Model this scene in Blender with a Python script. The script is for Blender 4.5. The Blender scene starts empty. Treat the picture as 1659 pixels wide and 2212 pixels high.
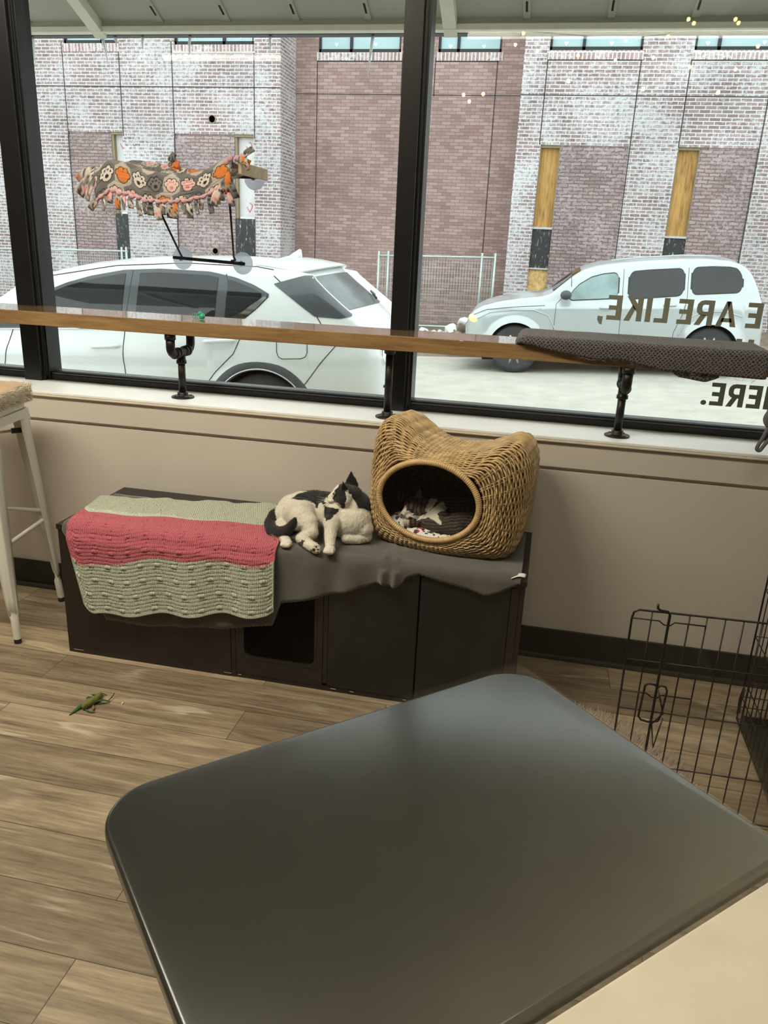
import bpy, bmesh, math, random
import numpy as np
from mathutils import Vector, Matrix, noise
random.seed(7)
C = bpy.context.scene.collection
PI = math.pi
sc = bpy.context.scene

# ---------------------------------------------------------------- camera
cam_d = bpy.data.cameras.new('camera'); cam = bpy.data.objects.new('camera', cam_d); C.objects.link(cam)
cam_d.sensor_fit = 'VERTICAL'; cam_d.sensor_height = 36.0; cam_d.lens = 36.0 * 1677.0 / 2212.0
cam_d.clip_start = 0.02; cam_d.clip_end = 200
RW = ((0.97716984, 0.10778373, -0.1830895), (0.20797257, -0.30908904, 0.92801475), (0.04343393, -0.94490562, -0.32444855))
cam.matrix_world = Matrix(((RW[0][0], -RW[0][1], -RW[0][2], 0), (RW[1][0], -RW[1][1], -RW[1][2], 0),
                           (RW[2][0], -RW[2][1], -RW[2][2], 1.5), (0, 0, 0, 1)))
sc.camera = cam

# ---------------------------------------------------------------- world, sun, lights, exposure
sc.view_settings.view_transform = 'Standard'; sc.view_settings.look = 'None'
sc.view_settings.exposure = 0.0; sc.view_settings.gamma = 1.0; sc.view_settings.use_curve_mapping = False
W = bpy.data.worlds.new('overcast'); sc.world = W; W.use_nodes = True
wn = W.node_tree.nodes; wl = W.node_tree.links; wn.clear()
wo = wn.new('ShaderNodeOutputWorld'); wb = wn.new('ShaderNodeBackground'); wb.inputs['Strength'].default_value = 4.0
tc = wn.new('ShaderNodeTexCoord'); nz = wn.new('ShaderNodeTexNoise'); nz.inputs['Scale'].default_value = 2.5
cr = wn.new('ShaderNodeValToRGB'); cr.color_ramp.elements[0].color = (0.62, 0.70, 0.76, 1); cr.color_ramp.elements[1].color = (0.86, 0.90, 0.91, 1)
wl.new(tc.outputs['Generated'], nz.inputs['Vector']); wl.new(nz.outputs['Fac'], cr.inputs['Fac'])
wl.new(cr.outputs['Color'], wb.inputs['Color']); wl.new(wb.outputs[0], wo.inputs[0])

def area(name, loc, rot, sx, sy, power, col):
    l = bpy.data.lights.new(name, 'AREA'); l.shape = 'RECTANGLE'; l.size = sx; l.size_y = sy; l.energy = power; l.color = col
    o = bpy.data.objects.new(name, l); C.objects.link(o); o.location = loc; o.rotation_euler = rot
    return o
area('overhead_fill', (-1.7, 1.22, 2.95), (0, 0, 0), 1.6, 0.4, 84, (1.0, 0.90, 0.76))  # added overhead fills without fixtures, kept out of the window reflection
area('overhead_fill', (0.3, 1.25, 2.95), (0, 0, 0), 1.2, 0.4, 20, (1.0, 0.90, 0.76))
area('overhead_fill', (-3.0, 1.3, 2.95), (0, 0, 0), 0.8, 0.4, 30, (1.0, 0.89, 0.73))

# ---------------------------------------------------------------- helpers
def lin(c):
    c = c / 255.0
    return c / 12.92 if c <= 0.04045 else ((c + 0.055) / 1.055) ** 2.4
def rgb(r, g, b): return (lin(r), lin(g), lin(b), 1)

def newmat(name):
    m = bpy.data.materials.new(name); m.use_nodes = True
    nt = m.node_tree; b = nt.nodes['Principled BSDF']
    return m, nt, b
def mat(name, col, rough=0.6, metal=0.0, var=0.08, scale=20, bump=0.0, bscale=200, spec=0.5, coat=0.0, sheen=0.0):
    m, nt, b = newmat(name)
    b.inputs['Roughness'].default_value = rough; b.inputs['Metallic'].default_value = metal
    b.inputs['Specular IOR Level'].default_value = spec
    if coat: b.inputs['Coat Weight'].default_value = coat; b.inputs['Coat Roughness'].default_value = 0.05
    if sheen: b.inputs['Sheen Weight'].default_value = sheen
    t = nt.nodes.new('ShaderNodeTexCoord')
    n = nt.nodes.new('ShaderNodeTexNoise'); n.inputs['Scale'].default_value = scale; n.inputs['Detail'].default_value = 4
    nt.links.new(t.outputs['Object'], n.inputs['Vector'])
    r = nt.nodes.new('ShaderNodeValToRGB')
    r.color_ramp.elements[0].position = 0.3; r.color_ramp.elements[1].position = 0.7
    r.color_ramp.elements[0].color = tuple(c * (1 - var) for c in col[:3]) + (1,)
    r.color_ramp.elements[1].color = tuple(min(1, c * (1 + var)) for c in col[:3]) + (1,)
    nt.links.new(n.outputs['Fac'], r.inputs['Fac']); nt.links.new(r.outputs['Color'], b.inputs['Base Color'])
    if bump:
        n2 = nt.nodes.new('ShaderNodeTexNoise'); n2.inputs['Scale'].default_value = bscale; n2.inputs['Detail'].default_value = 3
        nt.links.new(t.outputs['Object'], n2.inputs['Vector'])
        bp = nt.nodes.new('ShaderNodeBump'); bp.inputs['Strength'].default_value = bump; bp.inputs['Distance'].default_value = 0.004
        nt.links.new(n2.outputs['Fac'], bp.inputs['Height']); nt.links.new(bp.outputs['Normal'], b.inputs['Normal'])
    return m
def vcmat(name, rough=0.8, bump=0.3, bscale=300, stretch=(1, 1, 1), sheen=0.0, dist=0.004):
    m, nt, b = newmat(name); b.inputs['Roughness'].default_value = rough
    b.inputs['Specular IOR Level'].default_value = 0.25
    if sheen: b.inputs['Sheen Weight'].default_value = sheen
    a = nt.nodes.new('ShaderNodeAttribute'); a.attribute_name = 'Col'
    t = nt.nodes.new('ShaderNodeTexCoord'); mp = nt.nodes.new('ShaderNodeMapping'); mp.inputs['Scale'].default_value = stretch
    n = nt.nodes.new('ShaderNodeTexNoise'); n.inputs['Scale'].default_value = bscale; n.inputs['Detail'].default_value = 4
    nt.links.new(t.outputs['Object'], mp.inputs['Vector']); nt.links.new(mp.outputs[0], n.inputs['Vector'])
    mx = nt.nodes.new('ShaderNodeMix'); mx.data_type = 'RGBA'; mx.blend_type = 'MULTIPLY'; mx.inputs[0].default_value = 0.35
    nt.links.new(a.outputs['Color'], mx.inputs[6]); nt.links.new(n.outputs['Fac'], mx.inputs[7])
    cc = nt.nodes.new('ShaderNodeVectorMath'); cc.operation = 'SCALE'; cc.inputs['Scale'].default_value = 1.15
    nt.links.new(mx.outputs[2], cc.inputs[0]); nt.links.new(cc.outputs[0], b.inputs['Base Color'])
    bp = nt.nodes.new('ShaderNodeBump'); bp.inputs['Strength'].default_value = bump; bp.inputs['Distance'].default_value = dist
    nt.links.new(n.outputs['Fac'], bp.inputs['Height']); nt.links.new(bp.outputs['Normal'], b.inputs['Normal'])
    return m
def glassmat(name, tint=(0.96, 0.98, 0.97), ior=1.45, rough=0.0):
    m, nt, b = newmat(name); nt.nodes.remove(b)
    o = nt.nodes['Material Output']; tr = nt.nodes.new('ShaderNodeBsdfTransparent'); tr.inputs['Color'].default_value = tint + (1,)
    g = nt.nodes.new('ShaderNodeBsdfGlossy'); g.inputs['Roughness'].default_value = rough
    lw = nt.nodes.new('ShaderNodeLayerWeight'); pw = nt.nodes.new('ShaderNodeMath'); pw.operation = 'POWER'; pw.inputs[1].default_value = 5
    f = nt.nodes.new('ShaderNodeMapRange'); r0 = ((ior - 1) / (ior + 1)) ** 2; f.inputs[3].default_value = r0; f.inputs[4].default_value = 1.0
    nt.links.new(lw.outputs['Facing'], pw.inputs[0]); nt.links.new(pw.outputs[0], f.inputs[0])
    mx = nt.nodes.new('ShaderNodeMixShader')
    nt.links.new(f.outputs[0], mx.inputs[0]); nt.links.new(tr.outputs[0], mx.inputs[1]); nt.links.new(g.outputs[0], mx.inputs[2])
    nt.links.new(mx.outputs[0], o.inputs['Surface'])
    return m
def emat(name, col, s):
    m, nt, b = newmat(name)
    b.inputs['Emission Color'].default_value = col; b.inputs['Emission Strength'].default_value = s
    b.inputs['Base Color'].default_value = col
    return m

def obj(name, bm, m, parent=None, smooth=True, loc=None):
    me = bpy.data.meshes.new(name); bm.to_mesh(me); bm.free()
    if isinstance(m, (list, tuple)):
        for q in m: me.materials.append(q)
    else: me.materials.append(m)
    if smooth:
        for p in me.polygons: p.use_smooth = True
    o = bpy.data.objects.new(name, me); C.objects.link(o)
    if parent: o.parent = parent
    if loc: o.location = loc
    return o
def sharp(o, ang=35):
    me = o.data
    try: me.set_sharp_from_angle(angle=math.radians(ang))
    except Exception: pass
    return o
def tag(o, label, cat, group=None, kind=None):
    if label: o['label'] = label
    if cat: o['category'] = cat
    if group: o['group'] = group
    if kind: o['kind'] = kind
    return o
def thing(name, label, cat, loc=(0, 0, 0), group=None, rot=(0, 0, 0)):
    o = bpy.data.objects.new(name, None); C.objects.link(o); o.location = loc; o.rotation_euler = rot; o.empty_display_size = 0.05
    return tag(o, label, cat, group)
def struct(name, bm, m, parent=None, smooth=False):
    o = obj(name, bm, m, parent, smooth)
    if not parent: o['kind'] = 'structure'
    return o
def copy_tree(o, parent=None):
    c = o.copy(); C.objects.link(c)
    if parent: c.parent = parent
    for ch in list(o.children): copy_tree(ch, c)
    return c

def box(bm, x0, x1, y0, y1, z0, z1, bev=0.0, M=None, seg=2):
    r = bmesh.ops.create_cube(bm, size=1.0); vs = r['verts']
    for v in vs:
        v.co = Vector(((x0 + x1) / 2 + v.co.x * (x1 - x0), (y0 + y1) / 2 + v.co.y * (y1 - y0), (z0 + z1) / 2 + v.co.z * (z1 - z0)))
    if bev:
        es = list({e for v in vs for e in v.link_edges})
        r2 = bmesh.ops.bevel(bm, geom=es, offset=bev, segments=seg, affect='EDGES', profile=0.5)
        vs = list({v for f in r2['faces'] for v in f.verts} | {v for v in vs if v.is_valid})
    if M:
        for v in vs: v.co = M @ v.co
    return vs
def B(*a, **k):
    bm = bmesh.new(); box(bm, *a, **k); return bm
def catmull(P, n, closed=False):
    P = [Vector(p) for p in P]; L = len(P); out = []
    segs = L if closed else L - 1
    for i in range(segs):
        if closed: a, b, c, d = P[(i - 1) % L], P[i], P[(i + 1) % L], P[(i + 2) % L]
        else: a, b, c, d = P[max(i - 1, 0)], P[i], P[i + 1], P[min(i + 2, L - 1)]
        for k in range(n):
            t = k / n
            out.append(0.5 * ((2 * b) + (c - a) * t + (2 * a - 5 * b + 4 * c - d) * t * t + (3 * b - a - 3 * c + d) * t ** 3))
    if not closed: out.append(P[-1])
    return out
def tube(bm, pts, r, seg=8, closed=False, cap=True):
    pts = [Vector(p) for p in pts]; n = len(pts)
    rs = r if isinstance(r, (list, tuple)) else [r] * n
    rings = []; up = None
    for i, p in enumerate(pts):
        if closed: t = pts[(i + 1) % n] - pts[(i - 1) % n]
        else: t = pts[min(i + 1, n - 1)] - pts[max(i - 1, 0)]
        if t.length < 1e-9: t = Vector((0, 0, 1))
        t.normalize()
        if up is None:
            up = Vector((0, 0, 1)) if abs(t.z) < 0.9 else Vector((1, 0, 0))
        up = (up - t * up.dot(t))
        if up.length < 1e-6: up = t.orthogonal()
        up.normalize(); sd = t.cross(up)
        rings.append([bm.verts.new(p + (up * math.cos(a) + sd * math.sin(a)) * rs[i]) for a in [2 * PI * k / seg for k in range(seg)]])
    for i in range(n if closed else n - 1):
        a, b = rings[i], rings[(i + 1) % n]
        for k in range(seg):
            bm.faces.new((a[k], a[(k + 1) % seg], b[(k + 1) % seg], b[k]))
    if cap and not closed:
        bm.faces.new(rings[0][::-1]); bm.faces.new(rings[-1])
    return rings
def T(pts, r, seg=8, closed=False):
    bm = bmesh.new(); tube(bm, pts, r, seg, closed); return bm
def lathe(bm, prof, seg=24, M=None):
    rings = []
    for (r, z) in prof:
        rings.append([bm.verts.new((M @ Vector((r * math.cos(a), r * math.sin(a), z))) if M else Vector((r * math.cos(a), r * math.sin(a), z))) for a in [2 * PI * k / seg for k in range(seg)]])
    for i in range(len(rings) - 1):
        for k in range(seg): bm.faces.new((rings[i][k], rings[i][(k + 1) % seg], rings[i + 1][(k + 1) % seg], rings[i + 1][k]))
    try: bm.faces.new(rings[0][::-1]); bm.faces.new(rings[-1])
    except Exception: pass
def grid(bm, P):
    """P: rows of points -> quads"""
    V = [[bm.verts.new(p) for p in row] for row in P]
    for i in range(len(V) - 1):
        for j in range(len(V[0]) - 1):
            bm.faces.new((V[i][j], V[i][j + 1], V[i + 1][j + 1], V[i + 1][j]))
    return V
def prism(bm, poly, y0, y1, M=None):
    """poly in (x,z) extruded along y"""
    a = [Vector((x, y0, z)) for x, z in poly]; b = [Vector((x, y1, z)) for x, z in poly]
    if M: a = [M @ v for v in a]; b = [M @ v for v in b]
    a = [bm.verts.new(v) for v in a]; b = [bm.verts.new(v) for v in b]; n = len(a)
    bm.faces.new(a); bm.faces.new(b[::-1])
    for i in range(n): bm.faces.new((a[i], b[i], b[(i + 1) % n], a[(i + 1) % n]))
def interp(xs, ys, x):
    if x <= xs[0]: return ys[0]
    for i in range(len(xs) - 1):
        if x <= xs[i + 1]:
            t = (x - xs[i]) / (xs[i + 1] - xs[i]); return ys[i] + (ys[i + 1] - ys[i]) * t
    return ys[-1]
def setcol(o, fn):
    me = o.data; ca = me.color_attributes.new('Col', 'FLOAT_COLOR', 'POINT')
    for i, v in enumerate(me.vertices):
        ca.data[i].color = tuple(fn(v.co, v.normal))[:3] + (1,)
def nse(p, s): return noise.noise(Vector(p) * s)

# ---------------------------------------------------------------- materials
M_wall = mat('wall_paint', (0.61, 0.555, 0.485, 1), 0.55, var=0.03, scale=3)
M_back = mat('room_paint', (0.16, 0.14, 0.12, 1), 0.8, var=0.05)
M_sill = mat('sill_paint', (0.84, 0.86, 0.86, 1), 0.35, var=0.04, scale=8, bump=0.05, bscale=60)
M_base = mat('baseboard_vinyl', (0.012, 0.010, 0.010, 1), 0.45)
M_frame = mat('black_aluminium', (0.012, 0.012, 0.013, 1), 0.35, 0.3)
M_framehi = mat('glazing_strip', (0.10, 0.11, 0.11, 1), 0.3, 0.5)
M_black = mat('black_powder_coat', (0.010, 0.010, 0.012, 1), 0.4)
M_espresso = mat('espresso_laminate', (0.015, 0.010, 0.009, 1), 0.42, var=0.15, scale=60, bump=0.1, bscale=500)
M_dark = mat('dark_void', (0.004, 0.004, 0.004, 1), 0.9)
M_pipe = mat('black_iron_pipe', (0.03, 0.026, 0.023, 1), 0.42, 0.75, var=0.4, scale=30, bump=0.15, bscale=120)
M_glass = glassmat('window_glass')
M_pglass = glassmat('partition_glass', (0.97, 0.98, 0.96), 1.4)

def wood_mat(name, c1, c2, c3, axis='x', rough=0.45, plank=None, gscale=1.0, seam=0.002):
    m, nt, b = newmat(name); L = nt.links; N = nt.nodes
    t = N.new('ShaderNodeTexCoord'); mp = N.new('ShaderNodeMapping'); L.new(t.outputs['Object'], mp.inputs['Vector'])
    src = mp.outputs[0]
    if plank:
        br = N.new('ShaderNodeTexBrick'); br.offset = 0.37; br.offset_frequency = 2; br.squash = 1
        br.inputs['Scale'].default_value = 1; br.inputs['Brick Width'].default_value = plank[0]; br.inputs['Row Height'].default_value = plank[1]
        br.inputs['Mortar Size'].default_value = 0.0011; br.inputs['Mortar Smooth'].default_value = 0.1; br.inputs['Bias'].default_value = 0
        br.inputs['Color1'].default_value = (0, 0, 0, 1); br.inputs['Color2'].default_value = (1, 1, 1, 1); br.inputs['Mortar'].default_value = (0.5, 0.5, 0.5, 1)
        mp.inputs['Location'].default_value = plank[2]
        L.new(mp.outputs[0], br.inputs['Vector'])
        ad = N.new('ShaderNodeVectorMath'); ad.operation = 'MULTIPLY_ADD'; ad.inputs[1].default_value = (7.3, 3.1, 5.7)
        L.new(br.outputs['Color'], ad.inputs[0]); L.new(mp.outputs[0], ad.inputs[2]); src = ad.outputs[0]
    st = N.new('ShaderNodeMapping'); st.inputs['Scale'].default_value = (1.2 * gscale, 16 * gscale, 16 * gscale) if axis == 'x' else (14 * gscale, 14 * gscale, 1.6 * gscale)
    L.new(src, st.inputs['Vector'])
    n1 = N.new('ShaderNodeTexNoise'); n1.inputs['Scale'].default_value = 1.6; n1.inputs['Detail'].default_value = 8; n1.inputs['Distortion'].default_value = 1.2
    L.new(st.outputs[0], n1.inputs['Vector'])
    n2 = N.new('ShaderNodeTexNoise'); n2.inputs['Scale'].default_value = 9; n2.inputs['Detail'].default_value = 6; n2.inputs['Roughness'].default_value = 0.7
    L.new(st.outputs[0], n2.inputs['Vector'])
    mxn = N.new('ShaderNodeMath'); mxn.operation = 'MULTIPLY_ADD'; mxn.inputs[1].default_value = 0.45; L.new(n2.outputs['Fac'], mxn.inputs[0])
    m2 = N.new('ShaderNodeMath'); m2.operation = 'MULTIPLY'; m2.inputs[1].default_value = 0.6; L.new(n1.outputs['Fac'], m2.inputs[0]); L.new(m2.outputs[0], mxn.inputs[2])
    r = N.new('ShaderNodeValToRGB'); r.color_ramp.elements[0].position = 0.36; r.color_ramp.elements[1].position = 0.70
    r.color_ramp.elements[0].color = c1; r.color_ramp.elements[1].color = c3; e = r.color_ramp.elements.new(0.52); e.color = c2
    L.new(mxn.outputs[0], r.inputs['Fac'])
    out = r.outputs['Color']
    if plank:
        # plank tone variation
        hs = N.new('ShaderNodeHueSaturation'); rr = N.new('ShaderNodeMapRange'); rr.inputs[3].default_value = 0.66; rr.inputs[4].default_value = 1.22
        L.new(br.outputs['Color'], rr.inputs[0]); L.new(rr.outputs[0], hs.inputs['Value']); L.new(out, hs.inputs['Color'])
        # white cerused grain
        wv = N.new('ShaderNodeTexWave'); wv.wave_type = 'RINGS'; wv.rings_direction = 'Y' ; wv.inputs['Scale'].default_value = 1.0; wv.inputs['Distortion'].default_value = 14; wv.inputs['Detail'].default_value = 4; wv.inputs['Detail Scale'].default_value = 1.1
        s2 = N.new('ShaderNodeMapping'); s2.inputs['Scale'].default_value = (0.7, 6, 6); L.new(src, s2.inputs['Vector']); L.new(s2.outputs[0], wv.inputs['Vector'])
        gr = N.new('ShaderNodeValToRGB'); gr.color_ramp.elements[0].position = 0.93; gr.color_ramp.elements[0].color = (0, 0, 0, 1); gr.color_ramp.elements[1].color = (0.5, 0.5, 0.5, 1)
        L.new(wv.outputs['Fac'], gr.inputs['Fac'])
        n3 = N.new('ShaderNodeTexNoise'); n3.inputs['Scale'].default_value = 3.0; L.new(src, n3.inputs['Vector'])
        g3 = N.new('ShaderNodeMapRange'); g3.inputs[1].default_value = 0.5; g3.inputs[2].default_value = 0.7; L.new(n3.outputs['Fac'], g3.inputs[0])
        mm = N.new('ShaderNodeMath'); mm.operation = 'MULTIPLY'; L.new(gr.outputs['Color'], mm.inputs[0]); L.new(g3.outputs[0], mm.inputs[1])
        wm = N.new('ShaderNodeMix'); wm.data_type = 'RGBA'; L.new(mm.outputs[0], wm.inputs[0]); L.new(hs.outputs['Color'], wm.inputs[6]); wm.inputs[7].default_value = (0.62, 0.55, 0.45, 1)
        # seams
        sm = N.new('ShaderNodeMix'); sm.data_type = 'RGBA'; L.new(br.outputs['Fac'], sm.inputs[0]); L.new(wm.outputs[2], sm.inputs[6]); sm.inputs[7].default_value = tuple(c * 0.35 for c in c1[:3]) + (1,)
        out = sm.outputs[2]
    L.new(out, b.inputs['Base Color']); b.inputs['Roughness'].default_value = rough
    bp = N.new('ShaderNodeBump'); bp.inputs['Strength'].default_value = 0.12; bp.inputs['Distance'].default_value = 0.002
    L.new(mxn.outputs[0], bp.inputs['Height']); L.new(bp.outputs['Normal'], b.inputs['Normal'])
    return m
M_floor = wood_mat('vinyl_plank', (0.13, 0.095, 0.062, 1), (0.26, 0.20, 0.13, 1), (0.42, 0.33, 0.22, 1), rough=0.42, plank=(1.22, 0.165, (0.41, 0.0240, 0)), gscale=1.0)
M_bar = wood_mat('oiled_oak', (0.20, 0.115, 0.048, 1), (0.30, 0.18, 0.078, 1), (0.38, 0.24, 0.11, 1), rough=0.2, gscale=1.3)
M_bar.node_tree.nodes['Principled BSDF'].inputs['Coat Weight'].default_value = 1.0; M_bar.node_tree.nodes['Principled BSDF'].inputs['Coat Roughness'].default_value = 0.03
M_ply = wood_mat('plywood', (0.22, 0.10, 0.025, 1), (0.42, 0.23, 0.07, 1), (0.56, 0.34, 0.12, 1), axis='z', rough=0.8, gscale=0.55)

# ================================================================ ROOM
XL, XR, YB, ZC = -4.2, 3.2, -3.6, 3.0
struct('floor', B(XL, XR, YB, 2.85, -0.06, 0.0), M_floor)
struct('ceiling', B(XL, XR, YB, 3.3, ZC, ZC + 0.05), mat('ceiling_paint', (0.20, 0.19, 0.18, 1), 0.9))
struct('wall_left', B(XL - 0.08, XL, YB, 3.2, -0.06, ZC), M_back)
struct('wall_right', B(XR, XR + 0.08, YB, 3.2, -0.06, ZC), M_back)
struct('wall_back', B(XL, XR, YB - 0.08, YB, -0.06, ZC), M_back)
# front wall: sheet below the shadow groove, fascia above, hollow sill box
bm = bmesh.new()
box(bm, XL, XR, 2.80, 3.2, 0.0, 0.752)
box(bm, XL, XR, 2.815, 3.2, 0.752, 0.766)
box(bm, XL, XR, 2.797, 3.2, 0.766, 0.868, bev=0.0015)
struct('wall_front', bm, M_wall)
struct('trim_1', B(XL, XR, 2.790, 3.06, 0.868, 0.880, bev=0.003), M_sill)
struct('trim_2', B(XL, XR, 2.786, 2.80, 0.860, 0.8675, bev=0.002), mat('sill_nosing', (0.66, 0.58, 0.45, 1), 0.4))
bm = bmesh.new(); box(bm, XL, XR, 2.787, 2.80, 0.0, 0.12, bev=0.002)
prism(bm, [(0, 0), (0, 0), (0, 0)], 0, 0) if False else None
struct('baseboard_front', bm, M_base)
struct('trim_3', B(XL, XR, 2.768, 2.787, 0.0, 0.018, bev=0.004), mat('cove_strip', (0.03, 0.027, 0.024, 1), 0.4))

# windows: three panes between black mullions
def window(n, x0, x1):
    o = thing('window_%d' % n, None, None); o['kind'] = 'structure'
    bm = bmesh.new(); box(bm, x0 - 0.01, x1 + 0.01, 3.058, 3.064, 0.89, 2.82)
    obj('pane', bm, M_glass, o, False)
    bm = bmesh.new()
    # bottom rail in two steps, top rail
    box(bm, x0, x1, 3.04, 3.12, 0.880, 0.905, bev=0.002); box(bm, x0, x1, 3.048, 3.057, 0.905, 0.918, bev=0.001)
    box(bm, x0, x1, 3.066, 3.12, 0.905, 0.918)
    box(bm, x0, x1, 3.02, 3.12, 2.80, 2.88)
    obj('rail', bm, M_frame, o, False)
    obj('glazing_strip', B(x0, x1, 3.044, 3.048, 0.905, 0.911), M_framehi, o, False)
    return o
window(1, -4.0, -2.205); w2 = window(2, -2.118, -0.60); w3 = window(3, -0.515, 3.0)
def mullion(n, x0, x1, strip):
    bm = bmesh.new()
    box(bm, x0, x1 - 0.022, 3.0, 3.13, 0.881, 2.88, bev=0.002)
    box(bm, x1 - 0.022, x1 - 0.012, 3.015, 3.12, 0.881, 2.88, bev=0.001)
    box(bm, x1 - 0.010, x1, 3.03, 3.12, 0.881, 2.88, bev=0.001)
    box(bm, x1 - 0.012, x1 - 0.010, 3.04, 3.12, 0.881, 2.88)
    o = struct('trim_%d' % n, bm, M_frame)
    obj('glazing_strip', B(x1 - 0.0125, x1 - 0.0095, 3.025, 3.04, 0.90, 2.87), M_framehi, o, False)
mullion(4, -2.215, -2.112, 0); mullion(5, -0.60, -0.510, 0)
struct('wall_header', B(XL, XR, 3.0, 3.2, 2.88, 3.0), M_wall)
o = bpy.data.objects['wall_header']; o['kind'] = 'structure'

# window lettering, mirrored: seen from inside
GL = {}
def S(*r): return list(r)
t_ = 0.2
GL['E'] = (0.52, [[(0, 0), (.2, 0), (.2, 1), (0, 1)], [(.2, 0), (.52, 0), (.52, .18), (.2, .18)], [(.2, .41), (.47, .41), (.47, .59), (.2, .59)], [(.2, .82), (.52, .82), (.52, 1), (.2, 1)]])
GL['L'] = (0.50, [[(0, 0), (.2, 0), (.2, 1), (0, 1)], [(.2, 0), (.50, 0), (.50, .18), (.2, .18)]])
GL['I'] = (0.20, [[(0, 0), (.2, 0), (.2, 1), (0, 1)]])
GL['H'] = (0.62, [[(0, 0), (.2, 0), (.2, 1), (0, 1)], [(.42, 0), (.62, 0), (.62, 1), (.42, 1)], [(.2, .41), (.42, .41), (.42, .59), (.2, .59)]])
GL['K'] = (0.64, [[(0, 0), (.2, 0), (.2, 1), (0, 1)], [(.2, .33), (.28, .43), (.62, 1), (.39, 1), (.2, .68)], [(.25, .46), (.41, .0), (.65, 0), (.37, .60)][0:4]])
GL['K'] = (0.64, [[(0, 0), (.2, 0), (.2, 1), (0, 1)], [(.2, .36), (.32, .52), (.61, 1), (.39, 1), (.2, .70)], [(.25, .50), (.43, 0), (.65, 0), (.37, .66)]])
GL['A'] = (0.72, [[(0, 0), (.20, 0), (.43, 1), (.28, 1)], [(.52, 0), (.72, 0), (.44, 1), (.29, 1)], [(.16, .18), (.56, .18), (.52, .34), (.20, .34)]])
GL['R'] = (0.62, [[(0, 0), (.2, 0), (.2, 1), (0, 1)], [(.2, .82), (.36, .82), (.36, 1), (.2, 1)], [(.2, .38), (.36, .38), (.36, .55), (.2, .55)],
                  [(.36, .38), (.50, .42), (.59, .52), (.61, .68), (.59, .84), (.50, .96), (.36, 1), (.36, .82), (.41, .78), (.42, .68), (.41, .60), (.36, .55)],
                  [(.24, .40), (.43, .0), (.64, 0), (.44, .42)]])
GL['W'] = (0.95, [[(0, 1), (.2, 1), (.32, 0), (.15, 0)], [(.32, 0), (.55, 1), (.40, 1), (.17, 0)], [(.40, 1), (.55, 1), (.78, 0), (.63, 0)], [(.63, 0), (.80, 0), (.95, 1), (.76, 1)]])
GL['.'] = (0.2, [[(0.1 + .11 * math.cos(a), 0.1 + .11 * math.sin(a)) for a in [2 * PI * k / 16 for k in range(16)]]])
GL[','] = (0.2, [[(0.0, .12), (.02, -.22), (.12, -.18), (.2, -.02), (.2, .14)]])
M_vinyl = mat('grey_olive_vinyl', rgb(132, 134, 116), 0.7, var=0.03)
def lettering(word, xleft, z0, h, y=3.050, gap=0.135, label=None, parent=None):
    bm = bmesh.new(); x = xleft
    for ch in word:          # already in left-to-right order as seen from inside
        if ch == ' ': x += 0.22 * h; continue
        w, polys = GL[ch]; w = w * 1.10; polys = [[(a * 1.10, c) for a, c in p] for p in polys]
        for p in polys:
            q = [(x + (w - px) * h, z0 + pz * h) for px, pz in p]
            a = [bm.verts.new((u, y, v)) for u, v in q]; b2 = [bm.verts.new((u, y + 0.0012, v)) for u, v in q]; n = len(a)
            bm.faces.new(a); bm.faces.new(b2[::-1])
            for i in range(n): bm.faces.new((a[i], b2[i], b2[(i + 1) % n], a[(i + 1) % n]))
        x += (w + gap) * h
    bmesh.ops.recalc_face_normals(bm, faces=bm.faces)
    o = obj('lettering', bm, M_vinyl, parent, False); o['label'] = label; return o
lettering(',EKIL ERA EW', 0.168, 1.277, 0.088, label='mirrored grey vinyl words WE ARE LIKE', parent=w3)
lettering('.EREH', 0.578, 0.992, 0.084, label='mirrored grey vinyl word HERE', parent=w3)
lettering('H', 0.662, 1.150, 0.088, label='top of a mirrored letter showing over the bar', parent=w3)

# tube lights hung under the ceiling behind the viewer (they mirror in the window)
M_tube = emat('lamp_tube', (1.0, 0.93, 0.8, 1), 9.0)
def tube_light(x0, x1, y, label):
    t = thing('tube_light', label, 'ceiling light', ((x0 + x1) / 2, y, 2.86)); L = (x1 - x0) / 2
    obj('housing', B(-L, L, -0.04, 0.04, 0.03, 0.08, bev=0.005), M_sill, t, False)
    obj('lamp_tube', T([(-L, 0, 0.01), (L, 0, 0.01)], 0.018, 12), M_tube, t)
    for s in (-1, 1): obj('hanger', T([(s * L * 0.8, 0, 0.08), (s * L * 0.8, 0, 0.14)], 0.006), M_frame, t)
tube_light(-3.32, -2.32, -0.54, 'short white tube ceiling light over the floor near the left wall')
tube_light(-0.76, 1.5, 0.10, 'long white tube ceiling light above the black table')

M_bulb = emat('warm_bulb', (1.0, 0.62, 0.25, 1), 55.0)
t = thing('string_lights', 'strand of tiny warm bulbs strung under the ceiling, mirrored in the right window', 'string lights', (1.2, 0.2, 2.6))
BULBS = [(0.55, 1.09, 2.72), (0.59, 1.01, 2.72), (0.79, 1.08, 2.72), (0.82, 1.01, 2.72), (-0.34, 0.82, 2.72), (-0.4, 0.55, 2.72), (-0.23, 1.19, 2.55), (-0.01, 1.08, 2.55), (0.2, 0.97, 2.55), (0.26, 0.62, 2.72), (0.4, 1.03, 2.55), (0.49, 0.74, 2.72), (0.63, 0.8, 2.55), (0.89, 0.74, 2.55), (0.89, 1.28, 2.55), (-0.6, 1.37, 2.3), (-0.59, 1.17, 2.3), (-0.49, 1.4, 2.3), (-0.04, 1.75, 2.3), (0.7, 1.49, 2.3), (0.33, 1.57, 2.3)]
for p in BULBS:
    bm = bmesh.new(); bmesh.ops.create_icosphere(bm, subdivisions=2, radius=0.010, matrix=Matrix.Translation(Vector(p) - Vector((1.2, 0.2, 2.6)))); obj('bulb', bm, M_bulb, t)
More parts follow.
